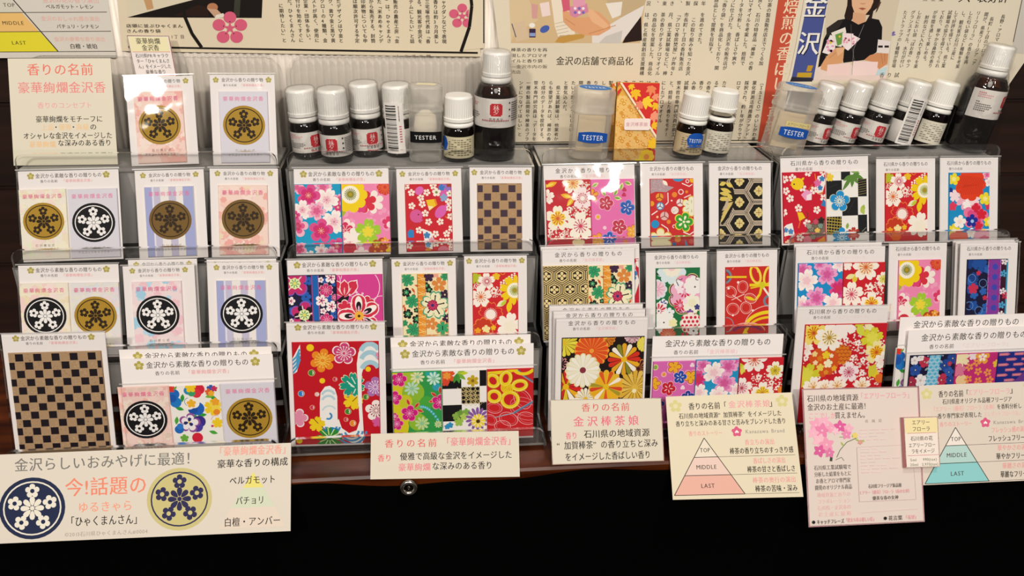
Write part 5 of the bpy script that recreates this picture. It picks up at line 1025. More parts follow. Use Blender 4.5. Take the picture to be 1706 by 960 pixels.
# ---- gold and red fragrance packets
@pat('shippo', 500, 40, 945, 905, '#ffd052')
def _(c):
    for j in range(24):
        for i in range(12):
            x, y = 500+i*41+(20 if j % 2 else 0), 190+j*32; c.ring(x, y, 21, 5, '#d8962e' if (i*3+j) % 4 == 0 else '#ffeaa6', n=4, ry=17); c.ci(x, y, 6, '#fff0b8' if (i+j) % 3 else '#f08a4a', n=6)
    c.poly([(520, 40), (960, 40), (960, 640), (930, 590)], '#fbe2c8'); c.poly([(545, 40), (960, 40), (960, 620), (940, 570)], '#d8322f'); c.poly([(500, 40), (530, 40), (500, 90)], '#e0503a'); c.poly([(500, 130), (540, 95), (545, 115), (500, 180)], '#d8322f')
    def maple(x, y, r, k, rot):
        for i, L in enumerate((.6, .85, 1, .85, .6)): c.leaf(x, y, r*L, r*.36, rot+(i-2)*42, k)
        c.ci(x, y, r*.25, k)
    for x, y, r, k, a in ((690, 130, 95, '#f6c02a', 80), (800, 220, 110, '#f8d23a', 40), (860, 90, 90, '#f08a5a', 100), (900, 170, 70, '#f39a70', 60), (890, 370, 95, '#f59a7a', 30), (760, 260, 80, '#f08a6a', 160), (920, 260, 70, '#f6c02a', 120), (900, 470, 70, '#f6c02a', 10), (640, 70, 60, '#f6c02a', 70)): maple(x, y, r, k, a)
    c.poly([(860, 680), (960, 740), (960, 905), (800, 905), (830, 760)], '#d8322f'); c.fl(850, 800, 85, '#f6c82a', 8, 'w'); c.ci(850, 800, 30, '#e8903a'); c.fl(780, 860, 60, '#f0d83a', 6); c.fl(910, 660, 60, '#f3c02a', 6); maple(920, 870, 60, '#f39a70', 30)
    c.poly(rrect(592, 402, 868, 522, 20), '#f8e6de'); c.text('金沢棒茶娘', 725, 462, 46, '#c8788a', w=236)
def packet(tl, tr, bl, lean, label, yb):
    n = Vector((0, -math.cos(lean), math.sin(lean))); P0 = Vector((0, yb, Z0+.0002)); A, B = hit(*tl, P0, n), hit(*tr, P0, n); X = (B-A).normalized(); Y = n.cross(X); w = (B-A).length
    h = min((A.z-P0.z)/Y.z, (B.z-P0.z)/Y.z); R = root_at('fragrance_packet', A+X*(w/2)-Y*h, X, Y, n); tag(R, label, 'packet', 'gold and red packets')
    p = Print(lambda x, y, z: (x-w/2, h-y, z), ink); p.box(0, 0, w, h, -.003, 0, '#e8b04a', .0002); p.clip = (.0002, .0002, w-.0002, h-.0002); src, g, f = PAT['shippo']; q = w/(src[2]-src[0]); p.T = lambda x, y: ((x-src[0])*q, (y-src[1])*q); p.dz = 2.5e-6; f(p); p.make('printed_front', R)
    mesh('side_fold', [(-w/2-.0001, 0, -.003), (-w/2-.0001, h, -.003), (-w/2-.0001, h, -.0002), (-w/2-.0001, 0, -.0002)], [(0, 1, 2, 3)], ink('#a8741e'), R)
packet((1028.5, 137), (1099, 138), (1028, 271), math.radians(9), 'gold packet with red maple corner standing beside the blue-sticker tester tube', .0022)
packet((1019, 139), (1088, 140), (1020, 262), math.radians(9), 'second gold packet tucked behind the front gold packet', .0255)
# ================================================================== signs
load_glyphs('香りの名前「豪華絢爛金沢香」コンセプトをモチーフに上品・優雅・高級のオシャレな金沢をイメージした深みある香石川県PRキャラクターひゃくまんさんエアリーフローラの花を 金沢らしいおみやげに最適！今!話題のゆるきゃ©2013#04構成ベルガモットパチョリ白檀アンバー棒茶娘地域資源“加賀”立ちとば甘さ苦ブレンドTOPMIDDLELASTストーリーKanazawa Brand演出すっきり感奥行味土産買えません。しか工業試験場分析結果発オジナル商品専門家開のもとおプロツ新種フジ優美春女神キッチレズ花言葉希望●めでた華やかフェミ麗5ml990(tax)20,成者風賞ュコ作録')
load_glyphs('、れ感パシナモン琥珀店頭並袋丁目')
ST_T = math.radians(36)
def plane_front(off): n = Vector((0, -math.cos(ST_T), math.sin(ST_T))); return Vector((0, EDGE_Y-0.0006, WOODZ-0.0016))+n*off, n
def sign(quad, size, plane, draw, label, name='scent_sign', cat='sign', ground='#dcd3c0', th=0.0005, border=None, edge=None):
    P, n = plane; TL, TR, BR, BL = [hit(*q, P, n) for q in quad]; X = (TR-TL).normalized(); Y = n.cross(X).normalized(); O = (BL+BR)/2; Wd, Hd = size
    def fm(x, y, z):
        s, t = x/Wd, y/Hd; p = (TL*(1-s)+TR*s)*(1-t)+(BL*(1-s)+BR*s)*t-O; return (p.dot(X), p.dot(Y), z)
    R = root_at(name, O, X, Y, n) if False else None
    c = Print(fm, ink, dz=3e-6); c.bold = .022; c.box(0, 0, Wd, Hd, -th, 0, edge or ground, 0)
    if edge: c.rect(0, 0, Wd, Hd, ground)
    if border:
        b = border[1]
        for r in ((0, 0, Wd, b), (0, Hd-b, Wd, Hd), (0, b, b, Hd-b), (Wd-b, b, Wd, Hd-b)): c.rect(*r, border[0], False); 
        c.z += 1e-5
    draw(c); o = c.make(name); o.matrix_world = Matrix(((X.x, Y.x, n.x, O.x), (X.y, Y.y, n.y, O.y), (X.z, Y.z, n.z, O.z), (0, 0, 0, 1))); tag(o, label, cat); return o
BLK, RED, ROSE, PNK = '#2a2522', '#dc625e', '#e68088', '#f0b2ae'
def blossom(c, x, y, r, k='#d8cf8e', k2='#e4dcae'):
    for i in range(5): a = 2*math.pi*i/5-math.pi/2; c.ci(x+r*.62*math.cos(a), y+r*.62*math.sin(a), r*.36, k, n=14)
    c.fl(x, y, r*.36, k2, 5)
def banner(c):
    c.text('金沢らしいおみやげに最適！', 219, 19, 24, '#7d7a74', w=306); c.text('今!話題の', 217, 60, 33, '#f08d70', w=138); c.text('ゆるきゃら', 216, 94, 19, '#f3a080', w=92); c.text('「ひゃくまんさん」', 214, 117, 18, BLK, w=126); c.text('©2013石川県ひゃくまんさん#0004', 218, 138, 8.5, '#a9a294', w=138)
    roundel(c, 96, 92, 54, '#1c2748', '#ece6d6'); roundel(c, 340, 87, 55, '#cdc283', '#2c2a52')
    c.text('「豪華絢爛金沢香」', 464, 10, 17, '#f2a594', w=130); c.text('豪華な香りの構成', 464, 31, 15.5, BLK, w=122)
    c.poly([(465, 47), (448, 73), (483, 73)], '#ece07c'); c.poly([(448, 73), (483, 73), (503, 106), (427, 106)], '#d6dcc2'); c.poly([(427, 106), (503, 106), (522, 140), (408, 140)], '#e6d6c6')
    c.text('ベルガモット', 464, 60, 15, BLK, w=80); c.text('パチョリ', 460, 94, 15, BLK, w=50); c.text('白檀・アンバー', 464, 129, 16, BLK, w=98)
sign(((-45, 759.5), (485, 738), (484, 885), (-45, 908)), (530, 148), plane_front(.0011), banner, 'long cream sign with two round blossom crests at the end of the counter', ground='#dfd6c8')
def lab2(c):
    c.text('香りの名前', 66, 17, 15, RED, w=90); c.text('「豪華絢爛金沢香」', 180, 16, 15.5, ROSE, w=124); c.text('香り', 23, 41, 13, '#e8686e', w=24); c.text('優雅で高級な金沢をイメージした', 142, 39, 14, BLK, w=188); c.text('豪華絢爛', 72, 57, 14, ROSE, w=54); c.text('な深みのある香り', 152, 56, 14, BLK, w=102)
sign(((618, 723), (864, 718), (866, 794.5), (617, 799)), (248, 76), plane_front(.0011), lab2, 'cream scent-name sign below the black and white checked triple card', ground='#ddd4c2')
def lab3(c):
    c.text('香りの名前', 91, 14, 15, '#d8645e', w=82); c.text('金沢棒茶娘', 91, 37, 18, '#e66a84', w=114); c.text('香り', 33, 60, 13, '#e66a84', w=20); c.text('石川県の地域資源', 108, 58, 14.5, BLK, w=110); c.text('“加賀棒茶”の香り立ちと深み', 92, 76, 14.5, BLK, w=168); c.text('をイメージした香ばしい香り', 92, 95, 14.5, BLK, w=142)
sign(((916.5, 666.6), (1101.7, 663), (1106.7, 768.4), (920, 775)), (185, 107), plane_front(.0011), lab3, 'cream scent-name sign under the chrysanthemum card', border=('#d8a8a0', 1.2))
def pyramid(c, x0, x1, ax, ya, ys, cols, names, rights, rx):
    yb = ys[-1]; L = lambda y, s: ax+(x0-ax if s < 0 else x1-ax)*(y-ya)/(yb-ya)
    prev = ya
    for y, k, nm in zip(ys, cols, names):
        c.poly([(L(prev, -1), prev), (L(prev, 1), prev), (L(y, 1), y), (L(y, -1), y)], k); prev = y
    for y in ys: c.line([(L(y, -1), y), (L(y, 1), y)], 1.1, '#3a342e'); c.line([(L(y, 1), y), (rx, y)], .6, '#4a443e')
    c.line([(ax, ya), (x0, yb)], 1.2, '#3a342e'); c.line([(ax, ya), (x1, yb)], 1.2, '#3a342e'); prev = ya
    for y, nm in zip(ys, names): c.text(nm, ax, (prev+y)/2+(4 if prev == ya else 1), 10, '#4e4740', w={'TOP': 17, 'MIDDLE': 34, 'LAST': 23}[nm], h=10); prev = y
    for (t1, t2, y, w1, w2) in rights: c.text(t1, rx-w2/2-4, y-14, 10.5, '#eea8a4', w=w1); c.text(t2, rx-w2/2-2, y, 11.5, BLK, w=w2)
def logo(c, x, y, r):
    c.poly([(x+r*math.cos(2*math.pi*i/5-math.pi/2), y+r*math.sin(2*math.pi*i/5-math.pi/2)) for i in range(5)], '#dc5f86')
    for i in range(5): a = 2*math.pi*i/5-math.pi/2; c.ci(x+r*.72*math.cos(a), y+r*.72*math.sin(a), r*.34, '#dc5f86', n=10)
    c.poly([(x-r*.42, y+r*.1), (x, y-r*.34), (x+r*.42, y+r*.1), (x+r*.22, y+r*.32), (x, y+r*.12), (x-r*.22, y+r*.32)], '#fbf1ec')
def pyr3(c):
    blossom(c, 15, 17, 11); blossom(c, 194, 14, 11); c.text('香りの名前「', 68, 18, 13, BLK, w=64); c.text('金沢棒茶娘', 138, 17, 13, '#eea0a8', w=72); c.text('」', 178, 17, 13, BLK)
    c.text('石川県の地域資源“加賀棒茶”をイメージした', 105, 34, 10.5, BLK, w=172); c.text('香り立ちと深みのある甘さと苦みをブレンドした香り', 105, 47, 10.5, BLK, w=184); c.text('香りのストーリー', 61, 64, 9.5, '#eaa39c', w=56); logo(c, 113, 63, 8.5); c.text('Kanazawa Brand', 160, 63, 8.5, '#a39c94', w=66, h=9)
    pyramid(c, 3, 117, 58, 72, (104, 134, 166), ('#ece0cc', '#eccfc2', '#eab4a4'), ('TOP', 'MIDDLE', 'LAST'), (('香立ちの演出', '棒茶の香り立ちのすっきり感', 95, 50, 106), ('香ばしさの演出', '棒茶の甘さと香ばしさ', 126, 54, 80), ('棒茶の奥行の演出', '棒茶の苦味・深み', 158, 72, 70)), 206)
sign(((1109, 661), (1319, 654), (1338.5, 828), (1121, 833)), (212, 173), plane_front(.0014), pyr3, 'cream sign with a pink TOP, MIDDLE, LAST pyramid', ground='#e6dabf')
def pinks(c):
    c.text('石川県の地域資源', 50, 17, 12.5, '#3c3530', w=86); c.text('「エアリーフローラ」', 138, 15, 12.5, '#e89aac', w=92); c.text('金沢のお土産に最適！', 59, 32, 12.5, '#3c3530', w=104); c.text('ここでしか', 31, 47, 12.5, '#eda0ac', w=46); c.text('買えません。', 80, 47, 12.5, '#3c3530', w=56)
    R = random.Random(5)
    c.line([(52, 118), (58, 106), (70, 93), (88, 86)], 1.2, '#4a6a3a'); c.line([(44, 112), (42, 124)], 4.5, '#3a4a3a'); c.line([(50, 122), (60, 118), (64, 124)], 1, '#5a7a5a'); c.line([(58, 84), (72, 84)], 1, '#6a8a4a')
    for x, y, a in ((84, 88, 30), (92, 90, 20), (78, 84, -20), (60, 92, 60)): c.leaf(x, y, 9, 3.4, a, '#a9b85a')
    for x, y, r, k in ((20, 62, 11, '#f2a6c0'), (34, 58, 10, '#f3b4c8'), (30, 72, 12, '#ea86b0'), (15, 76, 9, '#f3b4c8'), (46, 68, 9, '#f2a6c0'), (60, 66, 10, '#de5f9e'), (74, 70, 8, '#f2b0c6'), (70, 80, 8, '#e88ab4'), (24, 88, 11, '#f4bccb'), (36, 96, 12, '#ef9cba'), (24, 106, 10, '#d95f9a'), (40, 110, 8, '#df7aa8'), (84, 82, 5, '#e9d26a'), (92, 94, 4, '#d89a8a'), (52, 74, 6, '#f5c4d2')):
        for i in range(5): a = i*1.256+x; c.leaf(x, y, r*1.15, r*.75, math.degrees(a), k)
        c.ci(x, y, r*.16, '#f3c6cf', n=8)
    for i, t in enumerate(('石川県工業試験場で', '分析した結果をもとに', 'お香とアロマ専門家', '開発のオリジナル商品')): c.text(t, 44, 134+i*11, 8.6, '#7a726c', w=62-(4 if i == 2 else 0))
    for i, t in enumerate(('地域資源と香りの', 'コラボレーション', '石川県・金沢市の', 'お土産に最適')): c.text(t, 44, 179+i*10.5, 8.4, '#efc6c4', w=56)
    c.text('者 風 賞', 116, 58, 6, '#c0b4ae', w=30); F = '#d9c4c4'; c.line([(86, 102), (180, 100)], .7, F); c.line([(86, 102), (86, 193)], .8, '#cbb'.replace('cbb', 'c9b4b4')); c.line([(86, 193), (182, 193)], .8, '#c9b4b4'); c.line([(182, 193), (180, 100)], .5, F)
    for i in range(14):
        y = 73+i*5.6+(10 if i > 3 else 0); n = R.randint(2, 5); x = 92
        if 150 < y: break
        for _ in range(n): L = R.uniform(6, 16); c.line([(x, y), (x+L, y)], 1.1, R.choice(['#ead0d0', '#dcc8c8', '#e6c6cc'])); x += L+4
    c.text('石川県フリージア新品種', 130, 168, 7.2, '#6a625c', w=56); c.text('エアリー（優美）フローラ（春の女神）', 130, 178, 7, '#eaaab0', w=88); c.text('優美な春の女神', 130, 188, 7.2, '#5a524c', w=44); c.line([(88, 211), (184, 209)], .6, F)
    c.ci(8, 223, 2.8, '#222222', n=12); c.text('キャッチフレーズ', 36, 223, 8.2, '#4a423c', w=46); c.text('「際立ち香る優しい花」', 86, 222, 7.6, '#ecaab2', w=52); c.ci(128, 222, 2.8, '#222222', n=12); c.text('花言葉', 145, 222, 8.2, '#4a423c', w=24); c.text('「希望」', 172, 222, 7.6, '#ecaab2', w=24)
load_glyphs('際立ち香る優しい花コラボレーション市お（）新')
sign(((1336, 648), (1530, 643.5), (1540.6, 869.7), (1347.5, 879)), (195, 231), plane_front(.0014), pinks, 'pale pink bordered sign with a photo of pink freesias', ground='#e0d1c8', border=('#e0a0ac', 2.2))
def pyr4(c):
    blossom(c, 12, 15, 10); blossom(c, 182, 8, 10); c.text('香りの名前「', 56, 16, 12.5, BLK, w=50); c.text('エアリーフローラ', 115, 15, 12, '#eea8b0', w=72); c.text('」', 156, 14, 12.5, BLK)
    c.text('石川県産オリジナル品種フリージア', 95, 29, 10, BLK, w=116); c.text('「エアリー（優美）フローラ（女神）', 73, 41, 9.6, '#eeb0ac', w=108); c.text('を香料分析し', 148, 41, 9.6, BLK, w=42); c.text('香り専門家が表現した', 65, 53, 9.8, BLK, w=74); c.text('エレガントフローラル。', 137, 53, 9.4, '#f0bcb8', w=64); c.text('香りのストーリー', 58, 67, 9.2, '#eaa39c', w=54); logo(c, 107, 67, 8.2); c.text('Kanazawa Brand', 152, 67, 8.2, '#a39c94', w=64, h=8.6)
    pyramid(c, 3, 109, 57, 73, (103, 132, 164), ('#efe6dc', '#b6d6d0', '#8fcfd0'), ('TOP', 'MIDDLE', 'LAST'), (('フレッシュ感の演出', 'フレッシュフリージア', 94, 62, 78), ('華やかさの演出', '華やかフリージア', 124, 56, 66), ('華麗さの演出', '華麗なフリージア', 154, 48, 60)), 190)
load_glyphs('産料分析し表現レガントュ')
sign(((1531, 642.7), (1735, 634.5), (1742, 799.5), (1538, 808.7)), (204, 166), plane_front(.0008), pyr4, 'cream sign with a turquoise TOP, MIDDLE, LAST pyramid', ground='#ded2c4')
def tagf(c):
    c.rect(2, 2, 57, 27, '#f0e0ac'); c.text('エアリー', 29, 9, 9, '#4a423a', w=31); c.text('フローラ', 29, 20, 9, '#4a423a', w=31); c.line([(5, 27), (54, 27)], .7, '#c86a70'); c.text('石川県の花', 29, 36, 8.4, '#4a423a', w=38); c.text('エアリーフロー', 29, 47, 8.4, '#4a423a', w=46); c.text('ラをイメージ', 30, 57, 8.4, '#4a423a', w=40); c.line([(4, 64), (56, 64)], .7, '#c86a70')
    c.text('5ml', 13, 71, 6.5, '#6a7a5a', w=11); c.text('990(tax)', 41, 71, 6.5, '#6a7a5a', w=24); c.text('20ml', 14, 79, 6.5, '#6a7a5a', w=14); c.text('2,970(tax)', 41, 79, 6.5, '#6a7a5a', w=28)
sign(((1505, 695.5), (1562, 694), (1566.5, 777.7), (1509.5, 780)), (58, 84), plane_front(.0056), tagf, 'small price tag with red border stuck over the pink freesia sign', 'price_tag', 'price tag', '#f1e4d8', .0036, ('#cf7478', 1.3), '#c9888a')
# --- on the top step of the first rack
def plane_top(y, lean, z=None): a = math.radians(lean); return Vector((0, y, Z0)), Vector((0, -math.cos(a), math.sin(a)))
def nm(c):
    c.text('香りの名前', 86, 19, 22, '#ea7c6c', w=112); c.text('豪華絢爛金沢香', 87, 50, 21, '#eb8f8c', w=148); c.text('香りのコンセプト', 90, 81, 12, '#eeaaa6', w=92); c.text('豪華絢爛をモチーフに', 96, 105, 12.5, BLK, w=112)
    c.text('上品', 59, 119, 12, '#f2c894', w=22); c.text('・', 73, 119, 12, BLK); c.text('優雅', 88, 119, 12, '#f2c894', w=22); c.text('・', 102, 119, 12, BLK); c.text('高級', 117, 119, 12, '#f2c894', w=22); c.text('の', 135, 119, 12, BLK)
    c.text('オシャレな金沢をイメージした', 92, 134, 12.5, BLK, w=148); c.text('豪華絢爛', 49, 149, 12, '#f2c48c', w=44); c.text('な深みのある香り', 119, 147, 12.5, BLK, w=90)
    c.rect(0, 158, 172, 186, '#dcd6c0')
P_, n_ = plane_top(.0065, 17)
sign(((12.7, 97.6), (184, 97), (196.5, 274), (23, 276)), (172, 186), (P_, n_), nm, 'cream scent-name poster standing on the top step, red and black writing', 'scent_poster', 'poster', '#e2dac6')
def tg(c):
    c.rect(2, 2, 69, 27, '#e8dfb4'); c.text('豪華絢爛', 34, 9, 11, BLK, w=42); c.text('金沢香', 36, 20, 11, BLK, w=30); c.line([(4, 27), (69, 27)], .7, '#c86a6a'); c.text('石川県PRキャラク', 36, 33, 7.6, BLK, w=58); c.text('ター「ひゃくまんさ', 36, 42, 7.6, BLK, w=58); c.text('ん」をイメージした', 37, 51, 7.6, BLK, w=58); c.text('豪華な香り', 37, 60, 7.6, BLK, w=36); c.line([(3, 66), (69, 66)], .8, '#c86a6a'); c.text('5ml 990', 30, 72, 6, '#6a6a5a', w=40)
P_, n_ = plane_top(.0205, 15)
sign(((211, 59), (281.4, 59.6), (309, 205), (244, 208)), (72, 148), (P_, n_), tg, 'narrow red bordered price tag behind the peach crest card', 'price_tag', 'price tag', '#e9dfdb', .0006, ('#b85c5a', 1.3))
# ================================================================== clippings on the wall
load_glyphs('に期待したい」とひゃくまんさん付けを始めてすぐに企業・団体も多い。ストが高く、使用にクローの4種類、金ク黄▽金と黒▽たデザインは順次許可する予定印刷物について申から販売封筒米あめキャデ)は農産工房「テムしと話る観光客が沢香り約3カ月楽し三宅塚也代表はャグダなどで現店頭並ぶ袋1丁目')
load_glyphs('ンドにつなげてほしい一層の製品開発や棒茶ブラ笹木専門研究員はデータを成分提供する。らも要望があれば、棒茶香県工業試験場は他者か意気込んだたいと思うようにしたい洗況商アロマオイルと焙煎した香モチ哲試験みのるカ採択され約年で化資源活用推進ファンド」（ＩＳＩＣＯ）いしかわ産創出支援機構案が焚昨2市長町目料販売この取り組知っ金進めきた況東製探として携目指おり関仕上店ばさ爽考良石川特加つく主造再現沢す、袋好評棒茶の香りを再現したアロマオイルと香り袋―金沢市内の販売店金沢の店舗で商品化焙煎の香ばしさ再現金沢')
load_glyphs('たストラップの3種類が登場グランスオイル水引が付いしおにおい袋ぼ香やフ射的など入れて楽年間を通して楽しめるおり華かな鼻腔香り試験場協力得てつくられ好評得ている県工業観光客土産に匂袋など種類考案リーフローラ再現開フリージア長町丁目アロマ野・')
NZ = 0.0
def wallprint(yw): return lambda x, y, z: (x, yw-z, -y)
def W2(yw):
    def f(u, v): p = hit(u, v, (0, yw, 0), (0, 1, 0)); return (p.x, -p.z)
    return f
class Clip:
    def __init__(s, yw, ground, quad):
        s.w = W2(yw); s.yw = yw; s.c = Print(wallprint(yw), ink, dz=2e-6); s.px = s.w; s.id = lambda x, y: (x, y)
        P = [s.w(*q) for q in quad]; c = s.c; n = len(P); b = 0
        c.V = [(x, yw, -y) for x, y in P]+[(x, yw+.0003, -y) for x, y in P]; m = c.mi(ground); c.F = [tuple(range(n)), tuple(range(n, 2*n))[::-1]]+[(i, i+n, (i+1) % n+n, (i+1) % n) for i in range(n)]; c.M = [m]*(n+2); c.T = s.px; c.z = 2e-5; s.base = c; c.bold = .03; s.extra = []
    def sc(s, u, v): a, b = s.w(u, v), s.w(u+10, v); return (b[0]-a[0])/10
    def col(s, u, v, t, pitch=8.35, k='#352f28', size=None):
        x, y = s.w(u, v); q = s.sc(u, v); y1 = s.w(u, v+10)[1]; pv = (y1-y)/10*pitch; s.c.T = s.id; s.c.text(t, x, y, (size or pitch*.93)*q, k, vert=True, w=pv*len(t), h=(size or pitch*.93)*q*.98); s.c.T = s.px
    def row(s, u0, u1, v, t, k='#352f28', size=None, h=None):
        a, b = s.w(u0, v), s.w(u1, v); w = b[0]-a[0]; q = s.sc((u0+u1)/2, v); s.c.T = s.id; sz = (size or (u1-u0)/len(t))*q; s.c.text(t, (a[0]+b[0])/2, (a[1]+b[1])/2, sz, k, w=w, h=(h*q if h else None)); s.c.T = s.px
    def zoom(s, ox, oy, sc): s.c.T = lambda x, y: s.w(ox+x/sc, oy+y/sc)
    def done(s, name, label, cat):
        o = s.base.make(name); tag(o, label, cat)
        for n, q in s.extra: q.make(n, o)
        return o
    def part(s, n):
        q = Print(wallprint(s.yw), ink, dz=2e-6, T=s.px); q.z = 4e-5; s.extra.append((n, q)); s.c = q; return q
    def back(s): s.c = s.base; s.c.z += 2e-5; s.c.T = s.px; return s.c
# ---- scent pyramid sheet at the top of the first rack
S = Clip(0.0482, '#dcd6cb', ((-90, -70), (169, -70), (194, 96), (-60, 97))); c = S.c
c.poly([(18, 0), (36, 21), (-60, 22), (-60, -30), (5, -30)], '#d8d4c4'); c.poly([(36, 21), (66, 53), (-60, 54), (-60, 22)], '#efc377'); c.poly([(66, 53), (97, 86), (-60, 88), (-60, 54)], '#e8dc38')
c.line([(5, -20), (97, 86)], 1.6, '#2b2620')
for y, x1 in ((20.5, 178), (52.5, 185), (86, 193)): c.line([(-60, y+1), (x1, y-.5)], 1.1, '#3c362e')
S.row(5, 25, 8, 'TOP', '#5a5348', 9, 9); S.row(3, 40, 38, 'MIDDLE', '#5a4a2c', 9, 9); S.row(19, 44, 71, 'LAST', '#5a5020', 9, 9)
S.row(76, 156, 11, 'ベルガモット・レモン', BLK); S.row(68, 166, 31, '金沢のおしゃれ感の演出', '#ecb8ae'); S.row(94, 165, 44, 'パチュリ・シナモン', BLK); S.row(90, 175, 65, '金沢の豪華な香り演出', '#ecb8ae'); S.row(116, 162, 77, '白檀・琥珀', BLK); S.row(70, 165, 0, '金沢の花の香り演出', '#ecb8ae')
S.done('pyramid_sheet', 'sheet with a yellow and orange scent pyramid on the wall above the first rack', 'poster')
# ---- first clipping
S = Clip(0.0486, '#e2d4b8', ((190, -60), (798, -60), (800, 95), (203, 85))); c = S.c
c.poly([(210, -60), (345, -60), (345, 0), (240, 26), (212, 28)], '#ddd2b8')
c = S.part('printed_photo'); c.poly([(212, 29), (290, 8), (340, -5), (400, -60), (440, -60), (436, 30)], '#17100d'); c.poly([(238, -5), (252, -5), (256, 14), (245, 17)], '#c79a6c'); c.poly([(290, 26), (330, 8), (345, 12), (348, 27)], '#2a1612'); c.ci(354, 12, 9, '#b97d58', 7); c.poly([(345, 14), (362, 16), (372, 26), (358, 29)], '#c9a184'); c.poly([(360, 25), (372, 22), (376, 29), (358, 30)], '#e6ddd0'); c.poly([(392, -20), (402, -20), (399, 28), (389, 28)], '#3a3a30'); c = S.back(); c.z += 1.2e-4
def plumf(x, y, r, k='#d8607e'):
    for i in range(5): a = 2*math.pi*i/5-math.pi/2; c.ci(x+r*.66*math.cos(a), y+r*.62*math.sin(a), r*.37, k, r*.34)
    c.st(x, y, 0, r*.4, 5, r*.1, k, r*.05, -math.pi/2); c.fl(x, y, r*.22, k, 5)
plumf(383, 47, 29); plumf(770, 27, 22)
c.poly([(783, -20), (810, -20), (806, 80), (770, 84), (780, 40)], '#e2d4b8'); c.line([(303, 5), (308, 28), (320, 56), (336, 79)], 5.5, '#17110d'); c.line([(783, -20), (786, 10), (782, 45), (768, 86)], 5.5, '#17110d'); c.line([(214, 78), (500, 83), (796, 88)], 3, '#17110d')
c.line([(806, -60), (806, 72)], 2.2, '#3a342a')
S.row(210, 305, 43, '店頭に並ぶひゃくまん', size=9, h=6.5); S.row(210, 268, 51.5, 'さんの香り袋', size=9, h=6.5); S.row(284, 309, 61, '1丁目', '#7a6f5e', 7)
for u, t in ((468, 'に期待したい」と'), (482, 'た。ひゃくまんさん'), (496, '付けを始めてすぐに'), (509, '企業・団体も多い。'), (523, 'ストが高く、使用に'), (537, 'クローの4種類、金'), (550.5, 'ク、黄▽金と黒▽黄'), (564, 'たデザインは▽金と'), (591.5, 'は順次許可する予定'), (605, '印刷物についても申'), (618.5, 'から販売する。封筒'), (632, 'た「米あめキャンデ'), (645.5, ')は、ひゃくまんさ'), (659, '販売の農産工房「金'), (685, 'テムにしたい」と話'), (698.5, 'る。観光客が金沢を'), (712, '三宅塚也代表は「香'), (726, '香りは約3カ月楽し'), (739.5, 'ャクダンなどで表現')):
    b = 72+(u-468)*.008; S.col(u-.5, b-8.35*len(t), t)
S.row(658, 720, 93, 'しの子の職', '#6a6050', 8, 4)
S.done('newspaper_clipping', 'newspaper clipping with pink plum blossoms above the bottles of the second rack', 'newspaper clipping')
# ---- second clipping
S = Clip(0.0455, '#e4d8c0', ((812, -70), (1352, -70), (1297, 238), (852, 239))); c = S.c
c.line([(858, 237.5), (1285, 233.5)], 1.6, '#3a3328')
c = S.part('printed_photo'); S.zoom(840, 0, 3.554)
for p, k in (([(45, -200), (860, -200), (805, 255), (40, 255)], '#d7b98c'), ([(30, 0), (130, -40), (200, 120), (60, 200), (40, 250)], '#dcc49c'), ([(270, -60), (340, -60), (400, 120), (420, 200), (330, 250), (300, 160)], '#f0e2cc'), ([(160, 20), (200, 30), (195, 110), (165, 110)], '#d8a09a'), ([(210, 20), (265, 10), (275, 90), (225, 100)], '#f2dcd6'), ([(60, 140), (120, 120), (150, 230), (70, 250)], '#d9c0a0'), ([(600, -40), (860, -60), (820, 60), (700, 110), (620, 60)], '#c9b08a'), ([(330, 210), (480, 200), (470, 225), (350, 255), (300, 250)], '#c8984a'), ([(600, 20), (700, 10), (690, 90), (640, 110)], '#efe6da'), ([(810, 60), (815, 240), (700, 255), (760, 130)], '#2a1a16'), ([(520, 210), (700, 100), (830, 30), (815, 90), (740, 190), (690, 255), (520, 255)], '#e9e0d8'), ([(560, 255), (600, 215), (700, 180), (690, 255)], '#cfc8c0'), ([(345, 60), (385, 70), (430, 105), (500, 100), (520, 60), (560, 70), (625, 130), (630, 170), (560, 210), (480, 210), (400, 180), (350, 130)], '#e3a678'), ([(480, 60), (520, 55), (620, 150), (600, 175), (520, 130)], '#edb88c'), ([(385, 40), (490, 20), (500, 70), (420, 105), (390, 90)], '#d98aa8'), ([(335, -20), (385, -30), (390, 60), (350, 70)], '#d8607a'), ([(400, -40), (470, -60), (480, 30), (410, 45)], '#e8a0b8')): c.poly(p, k)
c.ci(165, 150, 18, '#f2eee6', 14); c.rect(148, 170, 186, 222, '#3a2a4a'); c.rect(150, 195, 184, 215, '#8fa0d0'); c.ci(240, 172, 30, '#4a62b0', 20, rot=-.5); c.line([(45, 140), (70, 220)], 6, '#6a5a7a'); c.line([(500, 200), (660, 150)], 4, '#c98a5c'); c.line([(360, 110), (420, 150)], 4, '#c98a5c')
for i in range(5): c.line([(300+i*4, 140+i*20), (370+i*4, 125+i*20)], 3, '#c8b49a')
for i in range(6): c.ci(420+(i % 3)*24, 50+(i//3)*24, 9, ('#f6e6ee', '#7a6ac0')[i % 2], n=8)
c = S.back()
S.row(851, 912, 83, '棒茶の香りを再', size=8.6, h=6.4); S.row(851, 912, 92.5, '現したアロマオ', size=8.6, h=6.4); S.row(851, 904, 101.5, 'イルと香り袋', size=8.6, h=6.4); S.row(851, 912, 111, '―金沢市内の販', '#746a58', 8.6, 6.4); S.row(851, 868, 120, '売店', '#746a58', 8.2, 6.4); S.row(926, 1055, 101.5, '金沢の店舗で商品化', '#4a4339', 15)
for u, t in ((1080.5, '況'), (1094, '、'), (1107.5, '東'), (1120, 'き'), (1133, '、'), (1146.5, '製'), (1159.5, '探'), (1172.5, '年')): S.col(u, 1.5, t); S.col(u+1, -8, '香')
